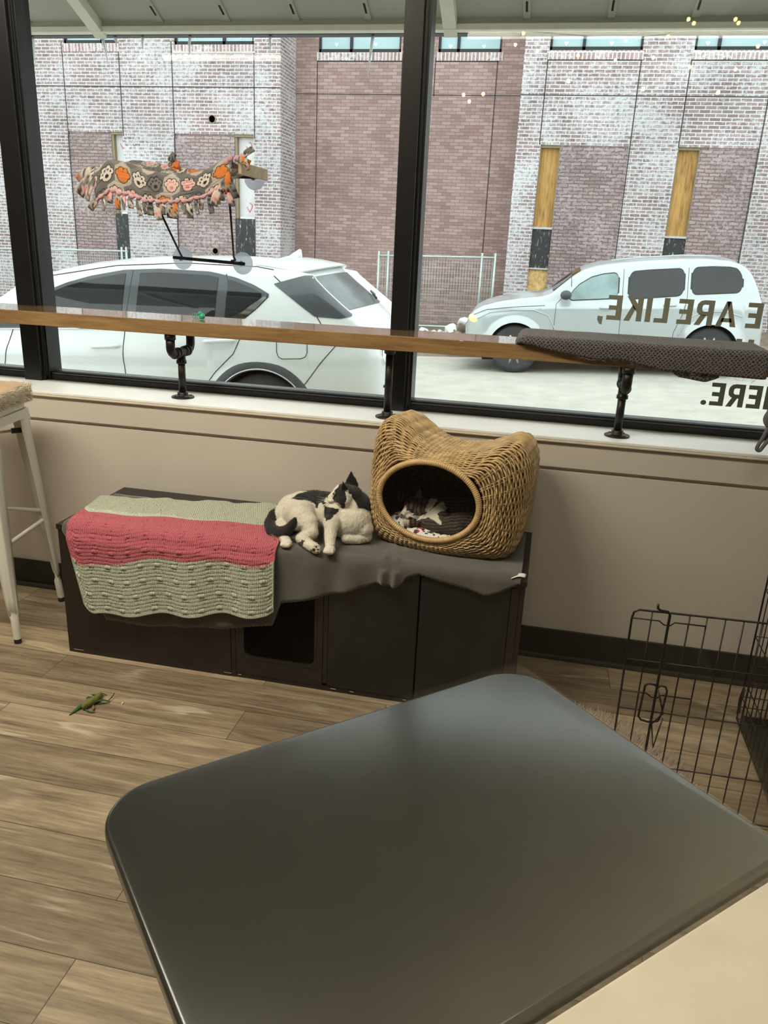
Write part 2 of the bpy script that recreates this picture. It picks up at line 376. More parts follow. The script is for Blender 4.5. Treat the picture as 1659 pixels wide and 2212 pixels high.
SB = sorted(BULBS, key=lambda p: (round(p[2], 1), p[0]))
bm = bmesh.new()
for a_, c_ in zip(SB, SB[1:]):
    A_ = Vector(a_) - Vector((1.2, 0.2, 2.588)); C_ = Vector(c_) - Vector((1.2, 0.2, 2.588)); tube(bm, [A_.lerp(C_, k / 6) - Vector((0, 0, -.0)) for k in range(7)], 0.0015, 4)
obj('cord', bm, M_frame, t)

# ================================================================ PARTITION GLASS, TABLES
TA = math.radians(43.8); E1 = Vector((math.cos(TA), math.sin(TA), 0)); E2 = Vector((-math.sin(TA), math.cos(TA), 0))
MT = Matrix(((E1.x, E2.x, 0, 0), (E1.y, E2.y, 0, 0), (0, 0, 1, 0), (0, 0, 0, 1)))
bm = B(-0.75, 1.75, 0.4035, 0.4095, 0.01, 2.95, M=MT)
o = struct('window_4', bm, M_pglass)
def rounded_slab(bm, x0, x1, y0, y1, z0, z1, r, er=0.006, n=10, M=None, rn=None):
    """rounded-corner slab with softly rounded edges, local axes"""
    def loop(ins, z):
        pts = []
        q = rn or r
        for cx, cy, a0, r_ in ((x1 - r, y1 - r, 0, r), (x0 + r, y1 - r, 90, r), (x0 + q, y0 + q, 180, q), (x1 - q, y0 + q, 270, q)):
            for k in range(n + 1):
                a = math.radians(a0 + 90 * k / n); pts.append(Vector((cx + (r_ - ins) * math.cos(a), cy + (r_ - ins) * math.sin(a), z)))
        return pts
    loops = []
    for k in range(5): a = PI / 2 * k / 4; loops.append(loop(er * (1 - math.sin(a)), z0 + er * (1 - math.cos(a))))
    for k in range(5): a = PI / 2 * k / 4; loops.append(loop(er * (1 - math.cos(a)), z1 - er * (1 - math.sin(a))))
    V = [[bm.verts.new(M @ p if M else p) for p in l] for l in loops]; m = len(V[0])
    for i in range(len(V) - 1):
        for j in range(m): bm.faces.new((V[i][j], V[i][(j + 1) % m], V[i + 1][(j + 1) % m], V[i + 1][j]))
    bm.faces.new(V[0][::-1]); bm.faces.new(V[-1])
M_table = mat('black_table_laminate', (0.0070, 0.0088, 0.0085, 1), 0.20, var=0.1, scale=300, spec=0.42)
t = thing('cafe_table', 'black square cafe table with rounded corners in front of the cats', 'table', (0, 0, 0))
bm = bmesh.new(); rounded_slab(bm, 0.155, 0.958, 0.415, 0.978, 0.712, 0.740, 0.085, 0.007, M=MT, rn=0.012)
obj('tabletop', bm, M_table, t)
bm = bmesh.new(); tube(bm, [MT @ Vector((0.556, 0.70, 0.03)), MT @ Vector((0.556, 0.70, 0.70))], 0.035, 20); obj('pole', bm, M_black, t)
obj('mounting_plate', B(0.40, 0.71, 0.60, 0.80, 0.700, 0.712, M=MT), M_black, t, False)
for k in range(4):
    a = PI / 4 + k * PI / 2
    p0 = MT @ Vector((0.556, 0.70, 0.035)); p1 = MT @ Vector((0.556 + 0.27 * math.cos(a), 0.70 + 0.27 * math.sin(a), 0.014))
    obj('foot', T([p0, p1], [0.028, 0.013], 10), M_black, t)
# the pale table on this side of the glass
M_cream = mat('cream_laminate', (0.74, 0.66, 0.50, 1), 0.4, var=0.05, scale=14)
t = thing('cream_table', 'cream topped table pushed against the near side of the glass', 'table', (0, 0, 0))
bm = bmesh.new(); rounded_slab(bm, 0.155, 0.958, -0.17, 0.398, 0.712, 0.742, 0.02, 0.004, M=MT); obj('tabletop', bm, M_cream, t)
obj('pole', T([MT @ Vector((0.556, 0.1, 0.03)), MT @ Vector((0.556, 0.1, 0.712))], 0.035, 20), M_black, t)
for k in range(4):
    a = PI / 4 + k * PI / 2
    obj('foot', T([MT @ Vector((0.556, 0.1, 0.035)), MT @ Vector((0.556 + 0.27 * math.cos(a), 0.1 + 0.27 * math.sin(a), 0.014))], [0.028, 0.013], 10), M_black, t)

# ================================================================ BAR COUNTER AND ITS PIPES
o = obj('bar_counter', B(-3.6, 2.6, 2.79, 3.035, 1.142, 1.195, bev=0.002), M_bar, None, False)
tag(o, 'long oak bar top on pipe supports running across the windows', 'bar counter')
def pipe_support(x, y, label, straight=False):
    t = thing('pipe_support', label, 'pipe support', (x, y, 0.880), group='iron pipe supports under the window bar')
    bm = bmesh.new(); lathe(bm, [(0.044, 0.0005), (0.046, 0.003), (0.044, 0.006), (0.024, 0.008), (0.021, 0.013), (0.021, 0.022), (0.0165, 0.024)], 28)
    fl = obj('flange', bm, M_pipe, t)
    for k in range(4):
        a = PI / 4 + k * PI / 2
        bm = bmesh.new(); lathe(bm, [(0.005, 0.006), (0.005, 0.009), (0.0035, 0.0105)], 10, Matrix.Translation((0.034 * math.cos(a), 0.034 * math.sin(a), 0)))
        obj('screw', bm, M_framehi, fl)
    if straight:
        obj('riser', T([(0, 0, 0.02), (0, 0, 0.250)], 0.0145, 20), M_pipe, t)
        bm = bmesh.new(); lathe(bm, [(0.0145, 0.238), (0.021, 0.242), (0.021, 0.254), (0.044, 0.256), (0.046, 0.2615)], 28); obj('top_flange', bm, M_pipe, t)
        return t
    obj('riser', T([(0, 0, 0.02), (0, 0, 0.150)], 0.0145, 20), M_pipe, t)
    bm = bmesh.new()
    lathe(bm, [(0.0145, 0.136), (0.0205, 0.138), (0.0205, 0.150), (0.0175, 0.152), (0.0175, 0.185)], 20)
    RY = Matrix.Rotation(PI / 2, 4, 'X'); MM = Matrix.Translation((0, 0, 0.183)) @ RY
    lathe(bm, [(0.015, -0.036), (0.021, -0.034), (0.021, -0.024), (0.018, -0.022), (0.018, 0.022), (0.021, 0.024), (0.021, 0.034), (0.015, 0.036)], 20, MM)
    obj('tee', bm, M_pipe, t)
    for s in (-1, 1):
        pts = [(0, s * 0.030, 0.183), (0, s * 0.052, 0.183)] + [(0, s * (0.058 + 0.030 * math.sin(a)), 0.213 - 0.030 * math.cos(a)) for a in [PI / 2 * k / 8 for k in range(9)]] + [(0, s * 0.088, 0.245)]
        bm = bmesh.new(); tube(bm, pts, 0.0175, 18)
        tube(bm, [(0, s * 0.046, 0.183), (0, s * 0.060, 0.183)], 0.0215, 18)
        tube(bm, [(0, s * 0.088, 0.240), (0, s * 0.088, 0.2615)], 0.0215, 18)
        obj('elbow', bm, M_pipe, t)
    return t
pipe_support(-1.428, 2.905, 'iron pipe support on the sill nearest the white parked car')
pipe_support(-0.571, 2.868, 'straight iron pipe support standing behind the left ear of the basket', True)
pipe_support(0.281, 2.889, 'iron pipe support on the sill under the grey knitted blanket')

# green coil toy on the bar
t = thing('coil_toy', 'small green plastic spring toy lying on the oak bar', 'toy', (-1.348, 2.905, 1.1955))
M_green = mat('green_plastic', (0.03, 0.42, 0.19, 1), 0.25, var=0.05)
pts = [(-0.012 + 0.0042 * a / PI - 0.012, 0.010 * math.cos(a * 1.0), 0.0115 + 0.0100 * math.sin(a)) for a in [k * PI / 10 for k in range(0, 90)]]
obj('coil', T(pts, 0.0011, 6), M_green, t)
bm = bmesh.new(); bmesh.ops.create_uvsphere(bm, u_segments=16, v_segments=10, radius=0.0115, matrix=Matrix.Translation((0.016, 0, 0.012)))
bmesh.ops.create_uvsphere(bm, u_segments=14, v_segments=8, radius=0.0085, matrix=Matrix.Translation((0.006, 0.002, 0.022)))
obj('bulb_end', bm, M_green, t)

# ================================================================ GREY KNITTED BLANKET ON THE BAR
def knit_mat(name, c1, c2, sc_=1.0):
    m, nt, b = newmat(name); L = nt.links; N = nt.nodes
    t = N.new('ShaderNodeUVMap'); t.uv_map = 'UV'
    def wave(rz, s):
        mp = N.new('ShaderNodeMapping'); mp.inputs['Rotation'].default_value = (0, 0, rz); L.new(t.outputs[0], mp.inputs['Vector'])
        w = N.new('ShaderNodeTexWave'); w.inputs['Scale'].default_value = s; w.inputs['Distortion'].default_value = 3.0; w.inputs['Detail'].default_value = 1.5; w.inputs['Detail Scale'].default_value = 2
        L.new(mp.outputs[0], w.inputs['Vector']); return w
    a = wave(0.75, 32 * sc_); c = wave(-0.75, 32 * sc_)
    mx = N.new('ShaderNodeMath'); mx.operation = 'MAXIMUM'; L.new(a.outputs['Fac'], mx.inputs[0]); L.new(c.outputs['Fac'], mx.inputs[1])
    r = N.new('ShaderNodeValToRGB'); r.color_ramp.elements[0].position = 0.35; r.color_ramp.elements[0].color = c1; r.color_ramp.elements[1].position = 0.95; r.color_ramp.elements[1].color = c2
    L.new(mx.outputs[0], r.inputs['Fac']); L.new(r.outputs['Color'], b.inputs['Base Color'])
    bp = N.new('ShaderNodeBump'); bp.inputs['Strength'].default_value = 1.0; bp.inputs['Distance'].default_value = 0.006
    L.new(mx.outputs[0], bp.inputs['Height']); L.new(bp.outputs['Normal'], b.inputs['Normal'])
    b.inputs['Roughness'].default_value = 0.95; b.inputs['Sheen Weight'].default_value = 0.3
    return m
M_knit = knit_mat('grey_wool_knit', (0.035, 0.030, 0.032, 1), (0.17, 0.15, 0.155, 1))
def sheet(name, cols, m, parent=None, thick=0.006, loc=None, sub=0):
    """cols: list of columns of (point, u, v); makes a closed thick cloth with UV"""
    bm = bmesh.new(); uvl = bm.loops.layers.uv.new('UV'); n = len(cols); k = len(cols[0])
    P = [[Vector(c[0]) for c in col] for col in cols]
    def nrm(i, j):
        a = P[min(i + 1, n - 1)][j] - P[max(i - 1, 0)][j]; b = P[i][min(j + 1, k - 1)] - P[i][max(j - 1, 0)]
        q = a.cross(b); return q.normalized() if q.length > 1e-12 else Vector((0, 0, 1))
    s = 1
    if nrm(n // 2, k // 3).z < -0.2 or (abs(nrm(n // 2, k // 3).z) < .2 and nrm(n // 2, k // 3).y > 0): s = -1
    top = [[bm.verts.new(P[i][j]) for j in range(k)] for i in range(n)]
    bot = [[bm.verts.new(P[i][j] - nrm(i, j) * s * thick) for j in range(k)] for i in range(n)]
    def F(vs, uv):
        f = bm.faces.new(vs)
        for l, w in zip(f.loops, uv): l[uvl].uv = w
    U = [[(cols[i][j][1], cols[i][j][2]) for j in range(k)] for i in range(n)]
    for i in range(n - 1):
        for j in range(k - 1):
            q = (U[i][j], U[i + 1][j], U[i + 1][j + 1], U[i][j + 1])
            F((top[i][j], top[i + 1][j], top[i + 1][j + 1], top[i][j + 1]), q)
            F((bot[i][j], bot[i][j + 1], bot[i + 1][j + 1], bot[i + 1][j]), (q[0], q[3], q[2], q[1]))
    for i in range(n - 1):
        for j in (0, k - 1): F((top[i][j], bot[i][j], bot[i + 1][j], top[i + 1][j]), (U[i][j], U[i][j], U[i + 1][j], U[i + 1][j]))
    for j in range(k - 1):
        for i in (0, n - 1): F((top[i][j], top[i][j + 1], bot[i][j + 1], bot[i][j]), (U[i][j], U[i][j + 1], U[i][j + 1], U[i][j]))
    bmesh.ops.recalc_face_normals(bm, faces=bm.faces)
    return obj(name, bm, m, parent, True, loc)
def path_pts(path, n):
    """resample polyline path to n points by arc length -> [(p, s)]"""
    P = [Vector(p) for p in path]; S_ = [0]
    for a, b in zip(P, P[1:]): S_.append(S_[-1] + (b - a).length)
    out = []
    for k in range(n):
        s = S_[-1] * k / (n - 1)
        for i in range(len(P) - 1):
            if s <= S_[i + 1] + 1e-9:
                f = (s - S_[i]) / max(1e-9, S_[i + 1] - S_[i]); out.append((P[i].lerp(P[i + 1], f), s)); break
    return out
def fold_blanket(zlo_x, zlo, top_h, xb, yfront, lay, name):
    cols = []
    for i in range(90):
        f = i / 89; x = xb[0] + (xb[1] - xb[0]) * f
        zb = interp(zlo_x, zlo, x); edge = min(1, f / 0.03, (1 - f) / 0.015)
        th = top_h * (0.35 + 0.65 * math.sqrt(max(0, edge)))
        w = 0.004 * nse((x, 0, 3), 9)
        yf = yfront + w + (1 - math.sqrt(max(0, edge))) * 0.03
        yb = 3.01 + 0.008 * nse((x, 5, 3), 7)
        zt = 1.1965 + th
        path = [(x, yb, 1.1968), (x, yb + 0.004, 1.1965 + th * .5), (x, yb - 0.006, zt + 0.004)]
        for q in range(1, 9): path.append((x, yb + (yf + 0.02 - yb) * q / 9, zt + 0.004 * (1 - q / 9) + 0.003 * nse((x, q, 1), 6)))
        path += [(x, yf + 0.010, zt - 0.001), (x, yf + 0.002, zt - 0.007), (x, yf - 0.003, zt - 0.016)]
        zl = min(zb, zt - 0.018)
        path += [(x, yf - 0.004, (zt - 0.016 + zl) / 2), (x, yf, zl)]
        cols.append([(p, x, s) for p, s in path_pts(path, 44)])
    return sheet(name, cols, M_knit, None, 0.005)
o = fold_blanket([-.115, -.05, 0, .10, .17, .26, .32, .40, .70, .75], [1.203, 1.197, 1.186, 1.172, 1.164, 1.168, 1.155, 1.142, 1.136, 1.138], 0.032, (-.112, .722), 2.768, 1, 'knitted_blanket')
tag(o, 'thick dark grey knitted blanket folded flat on the bar', 'blanket')
bm = bmesh.new(); uvl = None
cols = []
for i in range(20):
    x = 0.40 + 0.17 * i / 19; zz = interp([.40, .44, .53, .57], [1.150, 1.124, 1.112, 1.130], x)
    cols.append([((x, 2.779 + 0.002 * math.sin(i), 1.165 - (1.165 - zz) * j / 5), x, j * 0.008) for j in range(6)])
c_ = sheet('under_fold', cols, M_knit, None, 0.008); c_.parent = o
c_['label'] = 'lower layer of the folded blanket hanging below the bar'
M_fluff = mat('loose_wool', (0.25, 0.22, 0.2, 1), 1.0)
bm = bmesh.new()
for k in range(46):
    x = random.uniform(0.1, 0.7); z = interp([.1, .17, .26, .32, .40, .70], [1.172, 1.164, 1.168, 1.155, 1.142, 1.136], x)
    p = Vector((x, 2.768, z)); pts = [p]
    for q in range(5): p = p + Vector((random.uniform(-.010, .010), random.uniform(-.003, .001), random.uniform(-.005, .001))); pts.append(p)
    tube(bm, pts, 0.00035, 3)
f_ = obj('loose_fibres', bm, M_fluff, o); f_['kind'] = 'stuff'

# ================================================================ CAT WINDOW PERCH
t = thing('cat_window_perch', 'cat hammock with paw print fleece held on the window by suction cups', 'cat perch', (-1.40, 3.05, 1.60))
OFF = Vector((-1.40, 3.05, 1.60))
def PP(*p): return Vector(p) - OFF
M_cup = newmat('clear_rubber')[0]; b = M_cup.node_tree.nodes['Principled BSDF']
b.inputs['Base Color'].default_value = (0.80, 0.83, 0.95, 1); b.inputs['Roughness'].default_value = 0.25
N = M_cup.node_tree.nodes; L = M_cup.node_tree.links; tl_ = N.new('ShaderNodeBsdfTranslucent'); tl_.inputs['Color'].default_value = (0.78, 0.82, 0.95, 1); tp_ = N.new('ShaderNodeBsdfTransparent')
m1_ = N.new('ShaderNodeMixShader'); m1_.inputs[0].default_value = 0.6; m2_ = N.new('ShaderNodeMixShader'); m2_.inputs[0].default_value = 0.38
L.new(b.outputs[0], m1_.inputs[1]); L.new(tl_.outputs[0], m1_.inputs[2]); L.new(m1_.outputs[0], m2_.inputs[1]); L.new(tp_.outputs[0], m2_.inputs[2]); L.new(m2_.outputs[0], N['Material Output'].inputs['Surface'])
def cup(x, z, r=0.043):
    MM = Matrix.Translation(PP(x, 3.057, z)) @ Matrix.Rotation(PI / 2, 4, 'X')
    bm = bmesh.new(); lathe(bm, [(r, 0.0002), (r * 0.98, 0.002), (r * .8, 0.004), (r * .45, 0.008), (r * .26, 0.010), (r * .22, 0.018), (0.001, 0.019)], 32, MM)
    c = obj('suction_cup', bm, M_cup, t)
    bm = bmesh.new(); lathe(bm, [(0.008, 0.012), (0.009, 0.020), (0.006, 0.026)], 16, MM); obj('hub', bm, mat('blue_rubber', (0.12, 0.14, 0.45, 1), 0.4), c)
cup(-1.478, 1.415); cup(-1.222, 1.408); cup(-1.168, 1.722)
cup(-1.66, 1.722)
M_rod = mat('black_rod', (0.008, 0.006, 0.010, 1), 0.35)
obj('lower_bar', T([PP(-1.506, 3.030, 1.418), PP(-1.203, 3.030, 1.407)], 0.0065, 12), M_rod, t)
obj('upper_bar', T([PP(-1.69, 3.030, 1.722), PP(-1.135, 3.030, 1.724)], 0.0065, 12), M_rod, t)
for (xa, xb2, zt) in ((-1.462, -1.428, 1.60), (-1.238, -1.152, 1.64)):
    s = 1 if xa > -1.3 else 1
    obj('support_rod', T([PP(xa + (0.02 if xa < -1.3 else -0.02), 3.028, 1.417), PP(xa, 3.02, 1.420), PP(xa, 3.005, 1.432), PP(xb2, 2.765, zt)], 0.004, 10), M_rod, t)
# wooden side rails
M_rail = wood_mat('pale_pine', (0.40, 0.28, 0.15, 1), (0.55, 0.41, 0.24, 1), (0.66, 0.52, 0.33, 1), rough=0.5)
obj('end_board', B(-1.118 + 1.40, -1.104 + 1.40, 2.765 - 3.05, 3.030 - 3.05, 1.712 - 1.6, 1.752 - 1.6, bev=0.003), M_rail, t, False)
obj('end_board', B(-1.655 + 1.40, -1.640 + 1.40, 2.78 - 3.05, 3.025 - 3.05, 1.685 - 1.6, 1.732 - 1.6, bev=0.003), M_rail, t, False)
# fabric with painted paw prints
PAWC = [(0.68, 0.46, 0.45), (0.66, 0.60, 0.54), (0.62, 0.20, 0.03), (0.66, 0.60, 0.54), (0.17, 0.165, 0.165), (0.68, 0.54, 0.48)]
PADC = [(0.75, 0.17, 0.18), (0.02, 0.02, 0.02), (0.72, 0.17, 0.10), (0.02, 0.02, 0.02), (0.02, 0.02, 0.02), (0.75, 0.22, 0.22)]
def paws(u, v):
    """u along the fabric, v across, metres"""
    cw, ch = 0.062, 0.060
    best = None
    for dj in (-1, 0, 1):
        for di in (-1, 0, 1):
            j = math.floor(v / ch) + dj; i = math.floor((u - (j % 2) * cw * .5) / cw) + di
            cx = (i + .5) * cw + (j % 2) * cw * .5; cy = (j + .5) * ch; k = int((i * 1 + j * 2) % 6)
            dx, dy = u - cx, v - cy - 0.004
            an = ((i * 37 + j * 17) % 7 - 3) * 0.12; dx, dy = dx * math.cos(an) - dy * math.sin(an), dx * math.sin(an) + dy * math.cos(an)
            d = min(math.hypot(dx, (dy + .004) * 1.15) - 0.0185, min(math.hypot(dx - .0200 * math.sin(a), dy - .0175 * math.cos(a)) - 0.0083 for a in (-1.25, -0.45, 0.45, 1.25)))
            if best is None or d < best[0]: best = (d, dx, dy, k)
    d, dx, dy, k = best
    if d > 0.0028:
        return ((0.14, 0.135, 0.13), (0.50, 0.45, 0.40), (0.17, 0.165, 0.16), (0.15, 0.145, 0.14), (0.46, 0.40, 0.35), (0.20, 0.19, 0.185))[(k + 2) % 6]
    if d > 0: return (0.01, 0.01, 0.01)
    if math.hypot(dx, (dy + .006) * 1.3) < 0.0075: return PADC[k]
    if min(math.hypot(dx - .0165 * math.sin(a), dy - .0135 * math.cos(a)) for a in (-1.2, -0.42, 0.42, 1.2)) < 0.0034: return PADC[k]
    return PAWC[k]
M_paw = vcmat('paw_print_fleece', 0.95, 0.3, 500, sheen=0.3)
# sling: front rim z and back rim z along x
fx = [-1.665, -1.60, -1.52, -1.45, -1.38, -1.30, -1.22, -1.165, -1.125]
fz = [1.690, 1.742, 1.728, 1.706, 1.698, 1.698, 1.716, 1.752, 1.745]
NX = 320
P = []
for i in range(NX + 1):
    x = -1.655 + 0.525 * i / NX; zr = interp(fx, fz, x); zr = sum(interp(fx, fz, x + d) for d in (-.02, -.01, 0, .01, .02)) / 5
    row = []
    low = zr - 0.088 + 0.010 * math.sin((x + 1.4) * 9)
    for j in range(40):     # front drop panel
        row.append(PP(x, 2.742 + 0.003 * nse((x, j, 0), 12) - 0.006 * math.sin(j / 39 * PI), low + (zr - low) * j / 39))
    for j in range(1, 5): a = PI / 2 * j / 4; row.append(PP(x, 2.742 + 0.008 * math.sin(a) + .002, zr + 0.006 * math.sin(a * 2)))
    for j in range(1, 40):  # bed sagging back to the glass
        f = j / 39; y = 2.752 + (3.015 - 2.752) * f
        zb = 1.768 - 0.035 * min(1, max(0, (x + 1.62) / .3))
        z = zr * (1 - f) + zb * f - 0.05 * math.sin(PI * f) * math.sin(PI * min(1, max(0, (x + 1.655) / 0.525))) ** .6
        row.append(PP(x, y, z))
    P.append(row)
bm = bmesh.new(); V = grid(bm, P)
uvs = {}
for i, col in enumerate(V):
    for j, v in enumerate(col): uvs[v.index if False else (i, j)] = None
bed = obj('fabric_bed', bm, M_paw, t)
nj = len(P[0])
me = bed.data; ca = me.color_attributes.new('Col', 'FLOAT_COLOR', 'POINT')
for idx in range(len(me.vertices)):
    i, j = divmod(idx, nj); u = 0.525 * i / NX + 0.04
    v = (j * 0.00228) if j < 44 else 0.105 + (j - 44) * 0.0068
    ca.data[idx].color = paws(u, v - 0.020) + (1,)
so = bed.modifiers.new('thickness', 'SOLIDIFY'); so.thickness = 0.003
def strip(x, y, z, L_, w, ang, tw, up, bow=0.006):
    rows = []
    for j in range(10):
        f = j / 9; ww = w * (0.35 + 0.65 * min(1, f * 2.2)); c = Vector((x + math.sin(ang) * L_ * f, y - bow * math.sin(PI * f) , z - math.cos(ang) * L_ * f))
        d = Vector((math.cos(tw * f) * math.cos(ang), math.sin(tw * f), math.sin(ang) * math.cos(tw * f)))
        rows.append([PP(*(c + d * ww * (q / 4 - .5))) for q in range(5)])
    bm = bmesh.new(); grid(bm, rows)
    s = obj('tied_tassel', bm, M_paw, t)
    cu = up
    def fn(co, n):
        c = paws(co.x * 1.0 + cu, co.z * 1.0 + cu * 3)
        return c
    setcol(s, fn); m_ = s.modifiers.new('thickness', 'SOLIDIFY'); m_.thickness = 0.002
M_pinkknot = mat('pink_fleece', (0.55, 0.32, 0.33, 1), 0.95, sheen=0.3, bump=0.3)
for k in range(21):
    f = k / 20; x = -1.640 + 0.50 * f; zr = interp(fx, fz, x); low = zr - 0.088 + 0.010 * math.sin((x + 1.4) * 9)
    strip(x, 2.742, low + 0.006, 0.058 + 0.010 * math.sin(k * 2.3), 0.024, random.uniform(-.14, .14) + (-.7 if k < 1 else 0) + (-.25 if k in (1, 2) else 0), random.uniform(-.8, .8), k * 0.071)
pk = []; pr = []
for k in range(170):
    f = k / 169 * 1.02 - .01; x = -1.645 + 0.51 * f; zr = interp(fx, fz, x); low = zr - 0.088 + 0.010 * math.sin((x + 1.4) * 9); q_ = abs(math.sin(PI * 20.5 * f))
    pk.append(PP(x, 2.738 - .003 * q_, low + 0.004 - 0.004 * q_ + .002 * math.sin(k * .37))); pr.append(0.0030 + 0.0048 * q_)
bm = bmesh.new(); tube(bm, pk, pr, 8)
obj('knotted_edge', bm, M_pinkknot, t)
# left end bunch, back tie, right end bow
for (x, y, z, L_, w, a, tw, u) in ((-1.655, 2.745, 1.70, .10, .035, -.75, .3, .1), (-1.65, 2.74, 1.69, .09, .028, -.45, -.5, .4), (-1.655, 2.75, 1.72, .085, .03, -1.0, .5, .62),
                                (-1.150, 2.738, 1.705, .060, .024, -.10, .2, .3), (-1.142, 2.735, 1.72, .065, .024, .15, .6, .8), (-1.165, 2.73, 1.67, .07, .028, -.45, .2, .9),
                                (-1.12, 2.765, 1.765, .05, .022, 1.2, .3, .2), (-1.09, 2.765, 1.775, .05, .020, .25, -.6, .55), (-1.10, 2.765, 1.765, .05, .022, 2.2, .3, .4), (-1.135, 2.74, 1.70, .07, .024, .30, .3, .77)):
    strip(x, y, z, L_, w, a, tw, u, 0.012)
for (x, z, L_, a) in ((-1.50, 1.755, .05, 1.45), (-1.49, 1.750, .045, 2.6), (-1.49, 1.757, .045, 1.0)):
    strip(x, 3.00, z + .008, L_, .028, a, .5, x)
for p in ((-1.135, 2.742, 1.760), (-1.150, 2.738, 1.748), (-1.100, 2.765, 1.768), (-1.118, 2.762, 1.762)):
    bm = bmesh.new(); bmesh.ops.create_icosphere(bm, subdivisions=2, radius=0.010, matrix=Matrix.Translation(PP(*p)) @ Matrix.Diagonal((1.1, .8, 1.15, 1))); obj('knot', bm, M_pinkknot, t)

# ================================================================ CABINET BENCH
t = thing('litter_cabinet', 'low dark espresso cabinet bench with a cat entry hole', 'cabinet', (0, 0, 0))
CX0, CX1, CY0, CY1, CH = -1.642, 0.014, 2.312, 2.780, 0.512
obj('top_board', B(CX0 - 0.002, CX1 + 0.004, CY0 - 0.004, CY1, CH - 0.018, CH, bev=0.0012), M_espresso, t, False)
bm = bmesh.new(); box(bm, CX0, CX0 + 0.016, CY0 + 0.002, CY1, 0.0, CH - 0.018, bev=0.001); obj('side_panel', bm, M_espresso, t, False)
obj('side_panel', B(CX1 - 0.016, CX1, CY0 + 0.002, CY1, 0.0, CH - 0.018, bev=0.001), M_espresso, t, False)
obj('back_panel', B(CX0 + 0.016, CX1 - 0.016, CY1 - 0.01, CY1, 0.0, CH - 0.018), M_espresso, t, False)
obj('bottom_board', B(CX0 + 0.016, CX1 - 0.016, CY0 + 0.02, CY1 - 0.01, 0.0, 0.03), M_espresso, t, False)
obj('front_panel', B(CX0 + 0.0165, -0.992, CY0, CY0 + 0.016, 0.003, CH - 0.0185, bev=0.0012), M_espresso, t, False)
obj('divider_panel', B(-0.990, -0.974, CY0 + 0.001, CY1 - 0.01, 0.003, CH - 0.0185, bev=0.001), M_espresso, t, False)
# entry panel with rounded hole
def rrect(x0, x1, z0, z1, r, n=8):
    pts = []
    for cx, cz, a0 in ((x1 - r, z1 - r, 0), (x0 + r, z1 - r, 90), (x0 + r, z0 + r, 180), (x1 - r, z0 + r, 270)):
        for k in range(n + 1): a = math.radians(a0 + 90 * k / n); pts.append((cx + r * math.cos(a), cz + r * math.sin(a)))
    return pts
def frame_panel(bm, ox0, ox1, oz0, oz1, hole, y0, y1):
    outer = []
    cx = (ox0 + ox1) / 2; cz = (oz0 + oz1) / 2; hc = (sum(p[0] for p in hole) / len(hole), sum(p[1] for p in hole) / len(hole))
    for (x, z) in hole:
        dx, dz = x - hc[0], z - hc[1]; s = 1e9
        for lim, d, c in ((ox0, dx, hc[0]), (ox1, dx, hc[0]), (oz0, dz, hc[1]), (oz1, dz, hc[1])):
            if abs(d) > 1e-9 and (lim - c) / d > 0: s = min(s, (lim - c) / d)
        outer.append((hc[0] + dx * s, hc[1] + dz * s))
    # snap nearest points to the four corners
    for c in ((ox0, oz0), (ox0, oz1), (ox1, oz0), (ox1, oz1)):
        i = min(range(len(outer)), key=lambda k: (outer[k][0] - c[0]) ** 2 + (outer[k][1] - c[1]) ** 2); outer[i] = c
    n = len(hole); R = []
    for pts, y in ((outer, y0), (hole, y0), (hole, y1), (outer, y1)): R.append([bm.verts.new((p[0], y, p[1])) for p in pts])
    for a, b in ((0, 1), (1, 2), (2, 3), (3, 0)):
        for k in range(n): bm.faces.new((R[a][k], R[a][(k + 1) % n], R[b][(k + 1) % n], R[b][k]))
    bmesh.ops.recalc_face_normals(bm, faces=bm.faces)
bm = bmesh.new(); frame_panel(bm, -0.972, -0.652, 0.020, CH - 0.019, rrect(-0.945, -0.677, 0.088, 0.405, 0.035), CY0, CY0 + 0.016)
obj('entry_panel', bm, M_espresso, t, False)
bm = bmesh.new(); frame_panel(bm, -0.949, -0.673, 0.084, 0.409, rrect(-0.941, -0.681, 0.092, 0.401, 0.032), CY0 - 0.002, CY0)
obj('entry_rim', bm, M_black, t, False)
obj('plinth', B(-0.972, CX1 - 0.017, CY0 + 0.003, CY0 + 0.016, 0.001, 0.018), M_espresso, t, False)
obj('divider_panel', B(-0.650, -0.634, CY0 + 0.001, CY1 - 0.01, 0.03, CH - 0.0185, bev=0.001), M_espresso, t, False)
d1 = obj('door', B(-0.632, -0.327, CY0 - 0.001, CY0 + 0.015, 0.022, CH - 0.022, bev=0.0015), M_black, t, False)
d2 = obj('door', B(-0.321, -0.030, CY0 - 0.001, CY0 + 0.015, 0.022, CH - 0.030, bev=0.0015), M_black, t, False)
obj('rail', B(-0.321, CX1 - 0.017, CY0 + 0.001, CY0 + 0.015, CH - 0.0285, CH - 0.019), M_espresso, t, False)
obj('stile', B(-0.028, CX1 - 0.0165, CY0, CY0 + 0.015, 0.022, CH - 0.030, bev=0.001), M_espresso, t, False)
M_chip = mat('raw_chipboard', (0.32, 0.22, 0.13, 1), 0.9)
for x, w in ((-1.62, .04), (-1.02, .03), (-0.965, .012), (-.62, .02), (-.55, .015), (-.36, .012)): obj('worn_edge', B(x, x + w, CY0 - 0.0015, CY0 + 0.001, 0.0125, 0.0145), M_chip, t, False)

